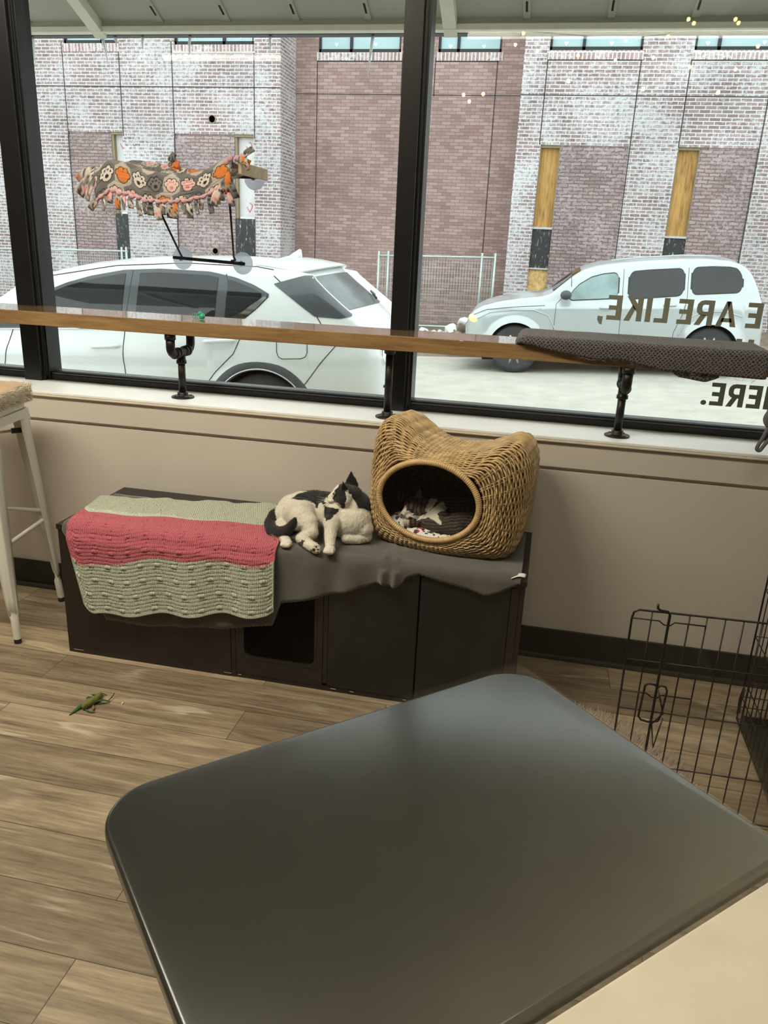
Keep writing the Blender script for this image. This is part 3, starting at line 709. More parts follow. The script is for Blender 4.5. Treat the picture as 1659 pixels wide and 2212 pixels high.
# ================================================================ GREY FLEECE THROW
M_fleece = mat('grey_fleece', (0.085, 0.078, 0.066, 1), 0.95, var=0.1, scale=30, bump=0.4, bscale=420, sheen=0.35)
def drape(xs, yb, yfr, zb, ztop, off, nx, nv, wave, m, name, thick, fold=None, curl=0.0, rnd=0.011):
    """cloth over the cabinet's top and front edge; yb(x) back edge, zb(x) hanging edge"""
    cols = []
    for i in range(nx):
        x = xs[0] + (xs[1] - xs[0]) * i / (nx - 1)
        b_ = yb(x); z_ = zb(x); yf = yfr; path = []
        N1 = 16
        for q in range(N1 + 1):
            f = q / N1; y = b_ + (yf + rnd - b_) * f
            path.append((x, y, ztop + off + wave(x, y) * (1 if b_ > yf + .05 else 0)))
        e = wave(x, yf) * 0.4
        for q in range(1, 6): a = PI / 2 * q / 5; path.append((x, yf + rnd - (rnd + off) * math.sin(a), ztop + off - (rnd + off) * (1 - math.cos(a)) + e * math.cos(a)))
        z0 = ztop - rnd
        for q in range(1, 13):
            f = q / 12; z = z0 + (z_ - z0) * f
            path.append((x + 0.0 * f, yf - off - (0.004 + 0.016 * f) * (0.5 + 0.5 * math.sin(x * 31 + 2 * math.sin(x * 11))) * (1.0 if fold is None else fold(x)) * min(1, (z0 - z_) / .1 if z0 > z_ else 0) - (0.022 * ridge(x) if fold else 0), z))
        r = path_pts(path, nv); L = r[-1][1]
        cols.append([(p, x, L - s) for p, s in r])
    return sheet(name, cols, m, None, thick)
fz_x = [-1.62, -1.60, -1.47, -1.30, -1.0, -.83, -.80, -.74, -.62, -.50, -.455, -.43, -.405, -.385, -.37, -.33, -.25, -.17, -.11, -.06, -.02, 0.0]
fz_z = [.50, .47, .165, .165, .20, .235, .325, .345, .385, .43, .455, .448, .446, .452, .478, .495, .478, .465, .452, .47, .495, .512]
def ridge(x): return math.exp(-((x + .446) / .013) ** 2) + .8 * math.exp(-((x + .405) / .012) ** 2)
def fl_wave(x, y): return 0.002 + 0.010 * ridge(x) * max(0, min(1, (2.50 - y) / .10)) + 0.008 * max(0, nse((x * 1.2, y * 1.6, 0), 8)) + 0.004 * max(0, math.sin(x * 17 + y * 9)) ** 3
o = drape((-1.615, -0.003), lambda x: 2.735 + 0.02 * math.sin(x * 7) if x > -1.1 else 2.66, CY0 - 0.003, lambda x: interp(fz_x, fz_z, x) + 0.002 * math.sin(x * 400) * 0.6, CH, 0.008, 420, 46, fl_wave, M_fleece, 'fleece_throw', 0.004, fold=lambda x: 0.45 + 0.6 * (x > -.84))
tag(o, 'plain grey fleece throw draped over the cabinet under both cats', 'throw blanket')
# white care tag by the right end
o2 = obj('care_label', B(-0.031, 0.008, 2.300, 2.322, 0.521, 0.5225), mat('white_satin', (0.8, 0.78, 0.72, 1), 0.5), None, False)
rows = [[Vector((-0.034 + 0.042 * i / 8 + .004 * j / 5, 2.302 + 0.030 * j / 5 + 0.012 * i / 8, 0.5165 + 0.008 * math.sin(i / 8 * 2.6) + 0.002)) for j in range(6)] for i in range(9)]
bpy.data.objects.remove(o2); bm = bmesh.new(); grid(bm, rows); o2 = obj('care_label', bm, mat('white_satin', (0.8, 0.78, 0.72, 1), 0.5), o)
o2['label'] = 'white care label sticking out from under the throw'; q = o2.modifiers.new('t', 'SOLIDIFY'); q.thickness = 0.0008

# ================================================================ CROCHET BLANKET
def crochet_mat():
    m, nt, b = newmat('crochet_yarn'); L = nt.links; N = nt.nodes
    a = N.new('ShaderNodeAttribute'); a.attribute_name = 'Col'
    uv = N.new('ShaderNodeUVMap'); uv.uv_map = 'UV'
    w = N.new('ShaderNodeTexWave'); w.bands_direction = 'X'; w.inputs['Scale'].default_value = 42; w.inputs['Distortion'].default_value = 2; w.inputs['Detail'].default_value = 1; w.inputs['Detail Scale'].default_value = 6
    L.new(uv.outputs[0], w.inputs['Vector'])
    n = N.new('ShaderNodeTexNoise'); n.inputs['Scale'].default_value = 500; L.new(uv.outputs[0], n.inputs['Vector'])
    mx = N.new('ShaderNodeMix'); mx.data_type = 'RGBA'; mx.blend_type = 'MULTIPLY'; mx.inputs[0].default_value = 0.2
    L.new(a.outputs['Color'], mx.inputs[6]); L.new(w.outputs['Color'], mx.inputs[7]); L.new(mx.outputs[2], b.inputs['Base Color'])
    bp = N.new('ShaderNodeBump'); bp.inputs['Strength'].default_value = 0.9; bp.inputs['Distance'].default_value = 0.003
    ad = N.new('ShaderNodeMath'); ad.operation = 'ADD'; L.new(w.outputs['Fac'], ad.inputs[0]); L.new(n.outputs['Fac'], ad.inputs[1])
    L.new(ad.outputs[0], bp.inputs['Height']); L.new(bp.outputs['Normal'], b.inputs['Normal'])
    b.inputs['Roughness'].default_value = 0.95; b.inputs['Sheen Weight'].default_value = 0.15
    return m
M_croch = crochet_mat()
HO = 0.014; ZT = CH + 0.018
def cro_path(f):
    x = -1.590 + (0.775) * f
    yb = 2.575 + (2.705 - 2.575) * f + 0.008 * math.sin(f * 22) + .004 * math.sin(f * 55)
    zb = 0.190 + 0.100 * f + 0.006 * math.sin(f * 19) + (0.0 if f < .97 else 0.01 * (f - .97) / .03) + (0.045 * (1 - f / .06) ** 2 if f < .06 else 0)
    return x, yb, zb
NXC, NVC = 330, 300
cols = []
def stitch(u, s):
    """(height, is_hole)"""
    row = s / 0.0135; r = row - math.floor(row); ri = math.floor(row)
    st = u / 0.0105 + 0.5 * (ri % 2); c = st - math.floor(st); ci = math.floor(st)
    h = 0.0022 * math.sin(PI * r) ** 0.7 * (0.65 + 0.35 * math.sin(PI * c))
    g = (ci // 1 + (ri // 2) * 3) % 8
    hole = False
    lat = ((u / 0.066) + 0.5 * math.floor(s / 0.108) + 0.08 * math.sin(s * 90)) % 1.0
    near = abs(lat - .5) < 0.22
    if near and r < 0.42 and abs(c - .5) < .34 and (ri % 2 == 0 or abs(lat - .5) < .07): hole = True; h -= .002
    if near and abs(lat - .5) < .13 and ri % 4 == 1: h += 0.0035 * math.sin(PI * r)
    if (not near) and r < 0.16 and abs(c - .5) < .16 and ri % 2 == 0: hole = True
    return h, hole
bm = bmesh.new(); uvl = bm.loops.layers.uv.new('UV'); G = []; HOL = []; UV = []
for i in range(NXC):
    f = i / (NXC - 1); x, yb, zb = cro_path(f); path = []
    yf = CY0 - 0.004
    xb_ = -1.628 + 0.672 * f; xe_ = -1.530 + 0.712 * f
    for q in range(13): g = q / 12; y = yb + (yf + .02 - yb) * g; path.append((xb_ + (x - xb_) * g, y, ZT + 0.002 + 0.003 * nse((x, y, 0), 7)))
    for q in range(1, 6): a = PI / 2 * q / 5; path.append((x, yf + .02 - (.02 + HO) * math.sin(a), ZT - (.018 + HO) * (1 - math.cos(a))))
    z0 = ZT - .018 - HO
    for q in range(1, 13):
        g = q / 12; path.append((x + (xe_ - x) * g, yf - HO - 0.012 - 0.010 * g * (1 + math.sin(x * 27 + 1) * (0.4 + f)), z0 + (zb - z0) * g))
    r = path_pts(path, NVC); L = r[-1][1]
    col = []; hl = []; uv = []
    for k, (p, s) in enumerate(r):
        S2 = L - s; u = x; h, hole = stitch(u, S2); n_ = Vector((0, 0, 1)) if p.y > yf + .02 else (Vector((0, -1, 0)) if p.z < z0 else Vector((0, -.7, .7)))
        if k < 3 or k > NVC - 4 or i < 3 or i > NXC - 4: hole = False; h = 0.003
        col.append(bm.verts.new(p + n_ * h)); hl.append(hole); uv.append((u, S2))
    G.append(col); HOL.append(hl); UV.append(uv)
for i in range(NXC - 1):
    for j in range(NVC - 1):
        if HOL[i][j] and HOL[i + 1][j + 1]: continue
        fc = bm.faces.new((G[i][j], G[i + 1][j], G[i + 1][j + 1], G[i][j + 1]))
        for l, w in zip(fc.loops, (UV[i][j], UV[i + 1][j], UV[i + 1][j + 1], UV[i][j + 1])): l[uvl].uv = w
SV = [UV[i][j][1] for i in range(NXC) for j in range(NVC)]; XU = [UV[i][j][0] for i in range(NXC) for j in range(NVC)]
bm.verts.index_update(); keep = None
o = obj('crochet_blanket', bm, M_croch)
tag(o, 'crocheted blanket in pale sage with one pink stripe, hanging over the cabinet', 'blanket')
me = o.data; ca = me.color_attributes.new('Col', 'FLOAT_COLOR', 'POINT')
SAGE = (0.55, 0.585, 0.455); PALE = (0.68, 0.72, 0.60); PINK = (0.60, 0.125, 0.165)
for idx in range(len(me.vertices)):
    s = SV[idx]; u = XU[idx]; zz = 0.003 * math.sin(u * 600)
    e1 = 0.196 + zz + 0.012 * math.sin(u * 9); e2 = 0.432 + zz
    c = SAGE if s < e1 else PINK if s < e2 else PALE if s < e2 + .028 - 0.03 * min(1, max(0, (u + 1.4) / .5)) else SAGE
    ca.data[idx].color = c + (1,)
q = o.modifiers.new('t', 'SOLIDIFY'); q.thickness = 0.004; q.offset = -1

# ================================================================ CATS
def capsule_chain(bm, pts, seg=14):
    """tapered chain of spheres and cones through (x,y,z,r)"""
    for i, (x, y, z, r) in enumerate(pts):
        bmesh.ops.create_uvsphere(bm, u_segments=18, v_segments=12, radius=r, matrix=Matrix.Translation((x, y, z)))
    for a, b in zip(pts, pts[1:]):
        A, Bv = Vector(a[:3]), Vector(b[:3]); n = max(2, int((Bv - A).length / 0.008))
        tube(bm, [A.lerp(Bv, k / n) for k in range(n + 1)], [a[3] + (b[3] - a[3]) * k / n for k in range(n + 1)], seg)
def ball(bm, x, y, z, rx, ry, rz, rot=(0, 0, 0)):
    M = Matrix.Translation((x, y, z)) @ Matrix.Rotation(rot[2], 4, 'Z') @ Matrix.Rotation(rot[1], 4, 'Y') @ Matrix.Rotation(rot[0], 4, 'X') @ Matrix.Diagonal((rx, ry, rz, 1))
    bmesh.ops.create_uvsphere(bm, u_segments=22, v_segments=14, radius=1, matrix=M)
def ear(bm, tip, a, b, thick=0.007):
    """cupped triangular ear between base points a,b and the tip"""
    tip, a, b = Vector(tip), Vector(a), Vector(b); n = (b - a).cross(tip - a).normalized(); N = 9; rings = []
    for k in range(N + 1):
        f = k / N; L = a.lerp(tip, f); Rr = b.lerp(tip, f); w = 1 - f; c = (L + Rr) / 2
        # convex sides
        half = (Rr - L) / 2 * (1 + 0.22 * math.sin(PI * f)); 
        if f == 1: half = (b - a).normalized() * 0.002
        ring = []
        for q in range(12):
            an = 2 * PI * q / 12; cup = 0.30 * half.length * (math.cos(an) ** 2)
            ring.append(bm.verts.new(c + half * math.cos(an) + n * (thick * (0.35 + .65 * w) * math.sin(an) + cup)))
        rings.append(ring)
    for k in range(N):
        for q in range(12): bm.faces.new((rings[k][q], rings[k][(q + 1) % 12], rings[k + 1][(q + 1) % 12], rings[k + 1][q]))
    bm.faces.new(rings[0][::-1]); bm.faces.new(rings[-1])
def fuse(name, bm, m, voxel=0.0028, smooth=4, fur=0.0014, parent=None):
    bmesh.ops.recalc_face_normals(bm, faces=bm.faces)
    me = bpy.data.meshes.new(name); bm.to_mesh(me); bm.free(); o = bpy.data.objects.new(name, me); C.objects.link(o)
    r = o.modifiers.new('r', 'REMESH'); r.mode = 'VOXEL'; r.voxel_size = voxel; r.use_smooth_shade = True
    s = o.modifiers.new('s', 'SMOOTH'); s.factor = 0.5; s.iterations = smooth
    dg = bpy.context.evaluated_depsgraph_get(); dg.update()
    me2 = bpy.data.meshes.new_from_object(o.evaluated_get(dg)); o.modifiers.clear(); o.data = me2; me2.materials.clear(); me2.materials.append(m)
    nrm = [v.normal.copy() for v in me2.vertices]; pos = [v.co.copy() for v in me2.vertices]
    out = [p + n_ * fur * (noise.noise(Vector((p.x * 160, p.y * 160, p.z * 90))) + .6 * noise.noise(Vector((p.x * 330, p.y * 330, p.z * 200)))) for p, n_ in zip(pos, nrm)]
    me2.vertices.foreach_set('co', [c for v in out for c in v]); me2.update()
    me2.polygons.foreach_set('use_smooth', [True] * len(me2.polygons))
    if parent: o.parent = parent
    return o
M_fur = vcmat('cat_fur', 0.85, 0.55, 420, (1, 1, 0.45), sheen=0.25, dist=0.003)
def dist_seg(p, a, b):
    a, b, p = Vector(a), Vector(b), Vector(p); d = b - a; t = max(0, min(1, (p - a).dot(d) / max(1e-9, d.length_squared))); return (p - a - d * t).length
def grow_fur(o, n, length, rad=0.00022, comb=(0, 0, -1), seedv=1, skip=None):
    """short hairs as thin blades in one mesh child, coloured like the coat under them"""
    me = o.data; rng = np.random.default_rng(seedv); me.calc_loop_triangles()
    nv = len(me.vertices); co = np.empty(nv * 3, np.float32); me.vertices.foreach_get('co', co); co = co.reshape(-1, 3)
    cc = np.empty(nv * 4, np.float32); me.color_attributes['Col'].data.foreach_get('color', cc); cc = cc.reshape(-1, 4)
    tr = np.empty(len(me.loop_triangles) * 3, np.int32); me.loop_triangles.foreach_get('vertices', tr); tr = tr.reshape(-1, 3)
    A, Bv, Cv = co[tr[:, 0]], co[tr[:, 1]], co[tr[:, 2]]; cr = np.cross(Bv - A, Cv - A); ar = np.linalg.norm(cr, axis=1) + 1e-12
    ti = rng.choice(len(tr), n, p=ar / ar.sum()); nr = cr[ti] / ar[ti, None]
    w = rng.random((n, 3)); w /= w.sum(1)[:, None]; c = A[ti] * w[:, :1] + Bv[ti] * w[:, 1:2] + Cv[ti] * w[:, 2:]
    if skip is not None: k = ~skip(c); c, nr, ti = c[k], nr[k], ti[k]; n = len(c)
    cb = np.array(comb); t = cb - nr * (nr @ cb)[:, None] + rng.uniform(-.45, .45, (n, 3))
    d = nr * .28 + t * .9; d /= np.linalg.norm(d, axis=1)[:, None]; L = (length * rng.uniform(.5, 1.1, n))[:, None]
    sd = np.cross(d, nr); sd /= (np.linalg.norm(sd, axis=1)[:, None] + 1e-9); sd *= (rad * rng.uniform(.7, 1.3, n))[:, None]
    q0 = c - nr * .0006; q1 = c + d * L * .55 + nr * L * .1; q2 = c + d * L
    V = np.stack([q0 - sd, q0 + sd, q1 + sd * .8, q1 - sd * .8, q2], 1).reshape(-1, 3)
    base = np.arange(n) * 5; F = [];
    quads = np.stack([base, base + 1, base + 2, base + 3], 1).tolist(); tris = np.stack([base + 3, base + 2, base + 4], 1).tolist()
    m2 = bpy.data.meshes.new('fur'); m2.from_pydata(V.tolist(), [], quads + tris)
    k = rng.uniform(.82, 1.15, n)[:, None]; col = cc[tr[ti, 0]].copy(); col[:, :3] *= k; col[:, 3] = 1
    a_ = m2.color_attributes.new('Col', 'FLOAT_COLOR', 'POINT'); a_.data.foreach_set('color', np.repeat(col, 5, axis=0).astype(np.float32).ravel())
    m2.materials.append(M_hair); h = bpy.data.objects.new('fur', m2); C.objects.link(h); h.parent = o; h['kind'] = 'stuff'; return h
M_hair, nt_, b_ = newmat('hair_strands'); at_ = nt_.nodes.new('ShaderNodeAttribute'); at_.attribute_name = 'Col'
nt_.links.new(at_.outputs['Color'], b_.inputs['Base Color']); b_.inputs['Roughness'].default_value = 0.7; b_.inputs['Specular IOR Level'].default_value = 0.3
M_whisk = mat('whisker', (0.8, 0.78, 0.72, 1), 0.5)

# --- cat with black and white patches, lying with its head turned to the left
BLK = (0.016, 0.015, 0.015); WHT = (0.74, 0.69, 0.58); GRY = (0.035, 0.033, 0.032); PNK = (0.50, 0.25, 0.21)
bm = bmesh.new()
capsule_chain(bm, [(-0.846, 2.49, 0.578, 0.046), (-0.825, 2.51, 0.588, 0.060), (-0.792, 2.52, 0.597, 0.0646), (-0.752, 2.53, 0.602, 0.0628), (-0.706, 2.52, 0.604, 0.0635), (-0.655, 2.49, 0.600, 0.066), (-0.606, 2.46, 0.592, 0.062), (-0.587, 2.462, 0.598, 0.058)])
capsule_chain(bm, [(-0.597, 2.475, 0.606, 0.060), (-0.590, 2.485, 0.642, 0.053), (-0.604, 2.478, 0.678, 0.038)])
ball(bm, -0.6270, 2.460, 0.691, 0.0405, 0.037, 0.034)        # skull
ball(bm, -0.626, 2.440, 0.675, 0.030, 0.024, 0.024)        # cheek
ball(bm, -0.628, 2.476, 0.675, 0.028, 0.022, 0.023)
capsule_chain(bm, [(-0.640, 2.450, 0.699, 0.020), (-0.656, 2.443, 0.688, 0.0145), (-0.671, 2.438, 0.679, 0.0090)])
ball(bm, -0.665, 2.431, 0.670, 0.0125, 0.011, 0.0085); ball(bm, -0.665, 2.445, 0.670, 0.0115, 0.010, 0.0085)
ball(bm, -0.660, 2.437, 0.661, 0.0110, 0.011, 0.007)
capsule_chain(bm, [(-0.645, 2.442, 0.664, 0.014), (-0.615, 2.455, 0.655, 0.026)])
ear(bm, (-0.613, 2.492, 0.766), (-0.634, 2.470, 0.714), (-0.589, 2.500, 0.712))
ear(bm, (-0.620, 2.410, 0.750), (-0.634, 2.434, 0.710), (-0.604, 2.446, 0.706))
ball(bm, -0.788, 2.455, 0.600, 0.058, 0.045, 0.062, (0, 0.3, 0))     # near haunch
capsule_chain(bm, [(-0.770, 2.43, 0.598, 0.043), (-0.742, 2.41, 0.585, 0.036), (-0.722, 2.385, 0.563, 0.026)])
ball(bm, -0.655, 2.437, 0.612, 0.042, 0.032, 0.052, (0, -0.2, 0))    # near shoulder
capsule_chain(bm, [(-0.652, 2.40, 0.603, 0.029), (-0.648, 2.372, 0.578, 0.0205), (-0.640, 2.335, 0.556, 0.0165), (-0.634, 2.318, 0.546, 0.0165)])
ball(bm, -0.632, 2.305, 0.541, 0.0195, 0.022, 0.0145)
capsule_chain(bm, [(-0.553, 2.45, 0.575, 0.034), (-0.541, 2.445, 0.549, 0.0200), (-0.564, 2.425, 0.545, 0.0175), (-0.592, 2.412, 0.547, 0.0160)])
ball(bm, -0.600, 2.408, 0.546, 0.020, 0.016, 0.0145)
capsule_chain(bm, [(-0.720, 2.385, 0.563, 0.024), (-0.748, 2.36, 0.549, 0.0185), (-0.722, 2.335, 0.543, 0.0180), (-0.695, 2.317, 0.540, 0.0180)])
ball(bm, -0.684, 2.308, 0.540, 0.022, 0.016, 0.018, (0, 0.5, 0))
capsule_chain(bm, [(-0.840, 2.44, 0.553, 0.030), (-0.822, 2.39, 0.540, 0.0200), (-0.799, 2.345, 0.539, 0.0175)])
ball(bm, -0.788, 2.326, 0.537, 0.020, 0.020, 0.0145)
for (x, y, z) in ((-0.632, 2.289, 0.539), (-0.788, 2.308, 0.536)):   # toes
    for k in (-1.5, -.5, .5, 1.5): ball(bm, x + k * 0.0085, y + abs(k) * .002, z, 0.0058, 0.0075, 0.0085)
for k, (dx, dz) in enumerate(((.010, .013), (.016, .004), (.016, -.006), (.006, .017))): ball(bm, -0.684 + dx, 2.297, 0.540 + dz, 0.006, 0.0065, 0.006)
capsule_chain(bm, [(-0.856, 2.50, 0.590, 0.026), (-0.885, 2.47, 0.580, 0.019), (-0.888, 2.435, 0.560, 0.019), (-0.868, 2.40, 0.549, 0.020), (-0.832, 2.375, 0.553, 0.0190), (-0.797, 2.362, 0.571, 0.0185), (-0.777, 2.358, 0.597, 0.0150), (-0.769, 2.356, 0.616, 0.0075)])
cat = fuse('cat', bm, M_fur, 0.0026, 7)
tag(cat, 'black and white patched cat lying on the grey throw with its head turned', 'cat')
TAILP = [(-0.872, 2.50, 0.590), (-0.888, 2.47, 0.580), (-0.888, 2.435, 0.560), (-0.868, 2.40, 0.549), (-0.832, 2.375, 0.553), (-0.797, 2.362, 0.571), (-0.777, 2.358, 0.597), (-0.769, 2.356, 0.620)]
SADDLE = [(-0.8117, 0.6556), (-0.7916, 0.6756), (-0.7565, 0.6895), (-0.7117, 0.7018), (-0.6648, 0.7106), (-0.6597, 0.7024), (-0.6716, 0.6811), (-0.6862, 0.6656), (-0.6835, 0.6558), (-0.6707, 0.642), (-0.6581, 0.6358), (-0.6432, 0.6362), (-0.6455, 0.6258), (-0.66, 0.6089), (-0.6698, 0.5975), (-0.6846, 0.588), (-0.6924, 0.6025), (-0.6953, 0.6227), (-0.6983, 0.6478), (-0.7059, 0.652), (-0.7132, 0.6436), (-0.718, 0.6303), (-0.7244, 0.6322), (-0.7258, 0.6422), (-0.7385, 0.651), (-0.7612, 0.6561), (-0.7864, 0.6533)]
NAPE = [(-0.6186, 0.7292), (-0.6169, 0.7541), (-0.6085, 0.7819), (-0.5897, 0.7421), (-0.5647, 0.7225), (-0.5396, 0.7004), (-0.5166, 0.6706), (-0.5106, 0.6437), (-0.5374, 0.6407), (-0.5523, 0.6465), (-0.5744, 0.6491), (-0.5822, 0.6608), (-0.5976, 0.6816), (-0.6004, 0.6938), (-0.6091, 0.6954), (-0.6111, 0.7225)]
PATCH = [(-0.6394, 0.727), (-0.6335, 0.735), (-0.6163, 0.7344), (-0.6147, 0.7222), (-0.6214, 0.699), (-0.6171, 0.6745), (-0.6205, 0.6641), (-0.6187, 0.6441), (-0.6285, 0.6404), (-0.6387, 0.6519), (-0.6512, 0.6581), (-0.6613, 0.6646), (-0.664, 0.6718), (-0.6592, 0.6824), (-0.6596, 0.6974), (-0.6524, 0.7082), (-0.6453, 0.7164)]
HOCK = [(-0.7812, 0.4982), (-0.7711, 0.5127), (-0.757, 0.5118), (-0.7645, 0.5003), (-0.7644, 0.4871), (-0.7734, 0.4847)]
FACE = [(-0.4457, 0.6566), (-0.4321, 0.656), (-0.426, 0.6393), (-0.4219, 0.6224), (-0.4018, 0.6182), (-0.3934, 0.6169), (-0.4051, 0.6025), (-0.4212, 0.5897), (-0.4338, 0.5882), (-0.4448, 0.5979), (-0.448, 0.6194), (-0.4479, 0.6369)]
BIB = [(-0.343, 0.6766), (-0.3164, 0.6774), (-0.3255, 0.6592), (-0.3364, 0.6365), (-0.3481, 0.6254), (-0.3576, 0.6276), (-0.3518, 0.652)]
CHEST = [(-0.3112, 0.6608), (-0.2976, 0.673), (-0.2885, 0.6591), (-0.2803, 0.645), (-0.3032, 0.6337), (-0.3127, 0.6218), (-0.3077, 0.6094), (-0.2963, 0.5933), (-0.2999, 0.5853), (-0.3171, 0.5953), (-0.3386, 0.6058), (-0.3591, 0.6013), (-0.3856, 0.5905), (-0.368, 0.6111), (-0.3402, 0.6317), (-0.3246, 0.6464)]
def inpoly(x, z, P):
    c = False; j = len(P) - 1
    for i in range(len(P)):
        if (P[i][1] > z) != (P[j][1] > z) and x < (P[j][0] - P[i][0]) * (z - P[i][1]) / (P[j][1] - P[i][1]) + P[i][0]: c = not c
        j = i
    return c
def flat(p, Y0, dx, dz):
    """markings are laid on along one fixed direction"""
    t = Y0 - p[1]; return p[0] + dx * t + 0.0035 * nse(p, 60) + .002 * nse(p, 150), p[2] + dz * t + 0.0035 * nse((p[1], p[0], p[2]), 60)
def cat1col(p, n):
    x, y, z = p; u, w = flat(p, 2.45, -0.286, -0.359)
    dt = min(dist_seg(p, a, b) for a, b in zip(TAILP, TAILP[1:]))
    if dt < 0.0225 and not (z < 0.545 and y < 2.375) and x < -0.762: return BLK
    if z > 0.714 and x > -0.640: return BLK
    head = z > 0.650 and (p - Vector((-0.635, 2.455, 0.688))).length < 0.075
    if z > 0.712 and n.y < -.2 and y < 2.445 and x > -0.632 and dist_seg(p, (-0.620, 2.408, 0.742), (-0.618, 2.425, 0.716)) < 0.009: return (0.22, 0.17, 0.15)
    if inpoly(u, w, PATCH) or inpoly(u, w, NAPE): return BLK
    if not head and x < -0.62 and inpoly(u, w, SADDLE): return BLK if nse(p, 50) > -.25 else GRY
    if y > 2.535 and z > 0.60: return BLK
    if inpoly(u, w, HOCK) and y < 2.38: return BLK
    if y < 2.300 and -0.70 < x < -0.655:
        for (dx, dz, r) in ((0.001, 0.000, .0058), (.010, .012, .0036), (.0155, .003, .0036), (.015, -.007, .0036), (-.008, -.006, .0045)):
            if math.hypot(x + 0.684 - dx, z - 0.540 - dz) < r: return (0.03, 0.02, 0.018)
    return WHT
setcol(cat, cat1col)
M_eye = mat('cat_eye', (0.22, 0.19, 0.06, 1), 0.08, var=0.1, coat=1.0)
def ball_part(name, c, r, m, parent, sc3=(1, 1, 1)):
    bm = bmesh.new(); bmesh.ops.create_uvsphere(bm, u_segments=16, v_segments=10, radius=r, matrix=Matrix.Translation(c) @ Matrix.Diagonal(sc3 + (1,))); return obj(name, bm, m, parent)
ey = ball_part('eye', (-0.6530, 2.4290, 0.6970), 0.0056, M_eye, cat); ball_part('pupil', (-0.6560, 2.4256, 0.6970), 0.0030, M_dark, ey, (0.7, 1, 1.3))
ey = ball_part('eye', (-0.6600, 2.4600, 0.6970), 0.0055, M_eye, cat)
ball_part('nose', (-0.6795, 2.4375, 0.6790), 0.0036, mat('cat_nose', (0.05, 0.02, 0.02, 1), 0.5), cat, (0.8, 1.2, .9))
bm = bmesh.new()
for k in range(9):
    a = -0.5 + k * 0.13; p = Vector((-0.670, 2.424, 0.669)); q = p + Vector((-0.006 - .025 * math.cos(a * 2), -0.022, -0.035 - 0.02 * abs(math.sin(a)) + 0.05 * (k > 6)))
    tube(bm, [p, p.lerp(q, .5) + Vector((-.004, 0, .006)), q], [.0004, .0003, .0001], 4)
for k in range(3): p = Vector((-0.670, 2.43, 0.673)); tube(bm, [p, p + Vector((-0.02, -.01, -.002 + k * .005)), p + Vector((-0.042, -.012, -.010 + k * .010))], [.0004, .0003, .0001], 4)
obj('whiskers', bm, M_whisk, cat)
# inner pink of the near ear
HC = np.array((-0.640, 2.450, 0.688)); EC = np.array((-0.655, 2.426, 0.697))
grow_fur(cat, 60000, 0.0062, 0.00022, (-0.2, 0.15, -0.8), 3, skip=lambda c: (np.linalg.norm(c - HC, axis=1) < 0.062) | ((c[:, 2] < 0.556) & (c[:, 1] < 2.335)))
grow_fur(cat, 12000, 0.0030, 0.00018, (0.6, 0.1, -0.3), 4, skip=lambda c: (np.linalg.norm(c - HC, axis=1) > 0.066) | (np.linalg.norm(c - EC, axis=1) < 0.009))

# --- tabby and white cat curled asleep in the basket
TB = (0.030, 0.024, 0.018); TL = (0.105, 0.083, 0.058)
bm = bmesh.new()
capsule_chain(bm, [(-0.325, 2.60, 0.625, 0.047), (-0.262, 2.625, 0.628, 0.063), (-0.213, 2.605, 0.620, 0.064), (-0.205, 2.565, 0.600, 0.055), (-0.262, 2.525, 0.588, 0.042)])
ball(bm, -0.225, 2.62, 0.632, 0.080, 0.055, 0.052)
capsule_chain(bm, [(-0.390, 2.548, 0.592, 0.020), (-0.349, 2.528, 0.594, 0.027), (-0.296, 2.502, 0.594, 0.031), (-0.239, 2.505, 0.588, 0.032)])
capsule_chain(bm, [(-0.357, 2.60, 0.632, 0.040), (-0.329, 2.57, 0.620, 0.044), (-0.303, 2.55, 0.604, 0.040)])
ball(bm, -0.392, 2.558, 0.638, 0.041, 0.040, 0.036, (0, 0.35, 0)); ball(bm, -0.382, 2.535, 0.630, 0.030, 0.026, 0.026)
capsule_chain(bm, [(-0.405, 2.528, 0.645, 0.022), (-0.417, 2.512, 0.633, 0.0150), (-0.424, 2.505, 0.626, 0.0115)])
ball(bm, -0.408, 2.508, 0.618, 0.0155, 0.0115, 0.0110); ball(bm, -0.430, 2.512, 0.620, 0.0110, 0.0105, 0.0100); ball(bm, -0.418, 2.514, 0.611, 0.013, 0.012, 0.009)
ear(bm, (-0.385, 2.572, 0.706), (-0.407, 2.555, 0.660), (-0.360, 2.580, 0.654)); ear(bm, (-0.470, 2.572, 0.690), (-0.452, 2.552, 0.648), (-0.424, 2.566, 0.668))
capsule_chain(bm, [(-0.365, 2.52, 0.602, 0.020), (-0.395, 2.512, 0.597, 0.0155), (-0.418, 2.508, 0.592, 0.0145)])
cat2 = fuse('cat', bm, M_fur, 0.0026, 4)
tag(cat2, 'brown tabby and white cat curled up asleep inside the wicker basket', 'cat')
def cat2col(p, n):
    x, y, z = p; u, w = flat(p, 2.55, -0.118, -0.345)
    if inpoly(u, w, FACE) and y < 2.60: return (0.70, 0.65, 0.55)
    if inpoly(u, w, BIB) or inpoly(u, w, CHEST): return (0.72, 0.67, 0.56)
    if x < -0.36 and z > 0.655 and dist_seg(p, (-0.385, 2.560, 0.696), (-0.384, 2.562, 0.665)) < 0.014 and n.y < -.3: return (0.22, 0.14, 0.12)
    if u < -0.41 and w < 0.612: return (0.5, 0.42, 0.34)
    if x < -0.36: return TB if math.sin(u * 420 + 2 * nse(p, 25)) > -.1 else (0.115, 0.088, 0.058)
    st = math.sin((w - .15 * u) * 560 + 3.0 * nse(p, 16)); return TB if st > -0.15 else TL
setcol(cat2, cat2col)
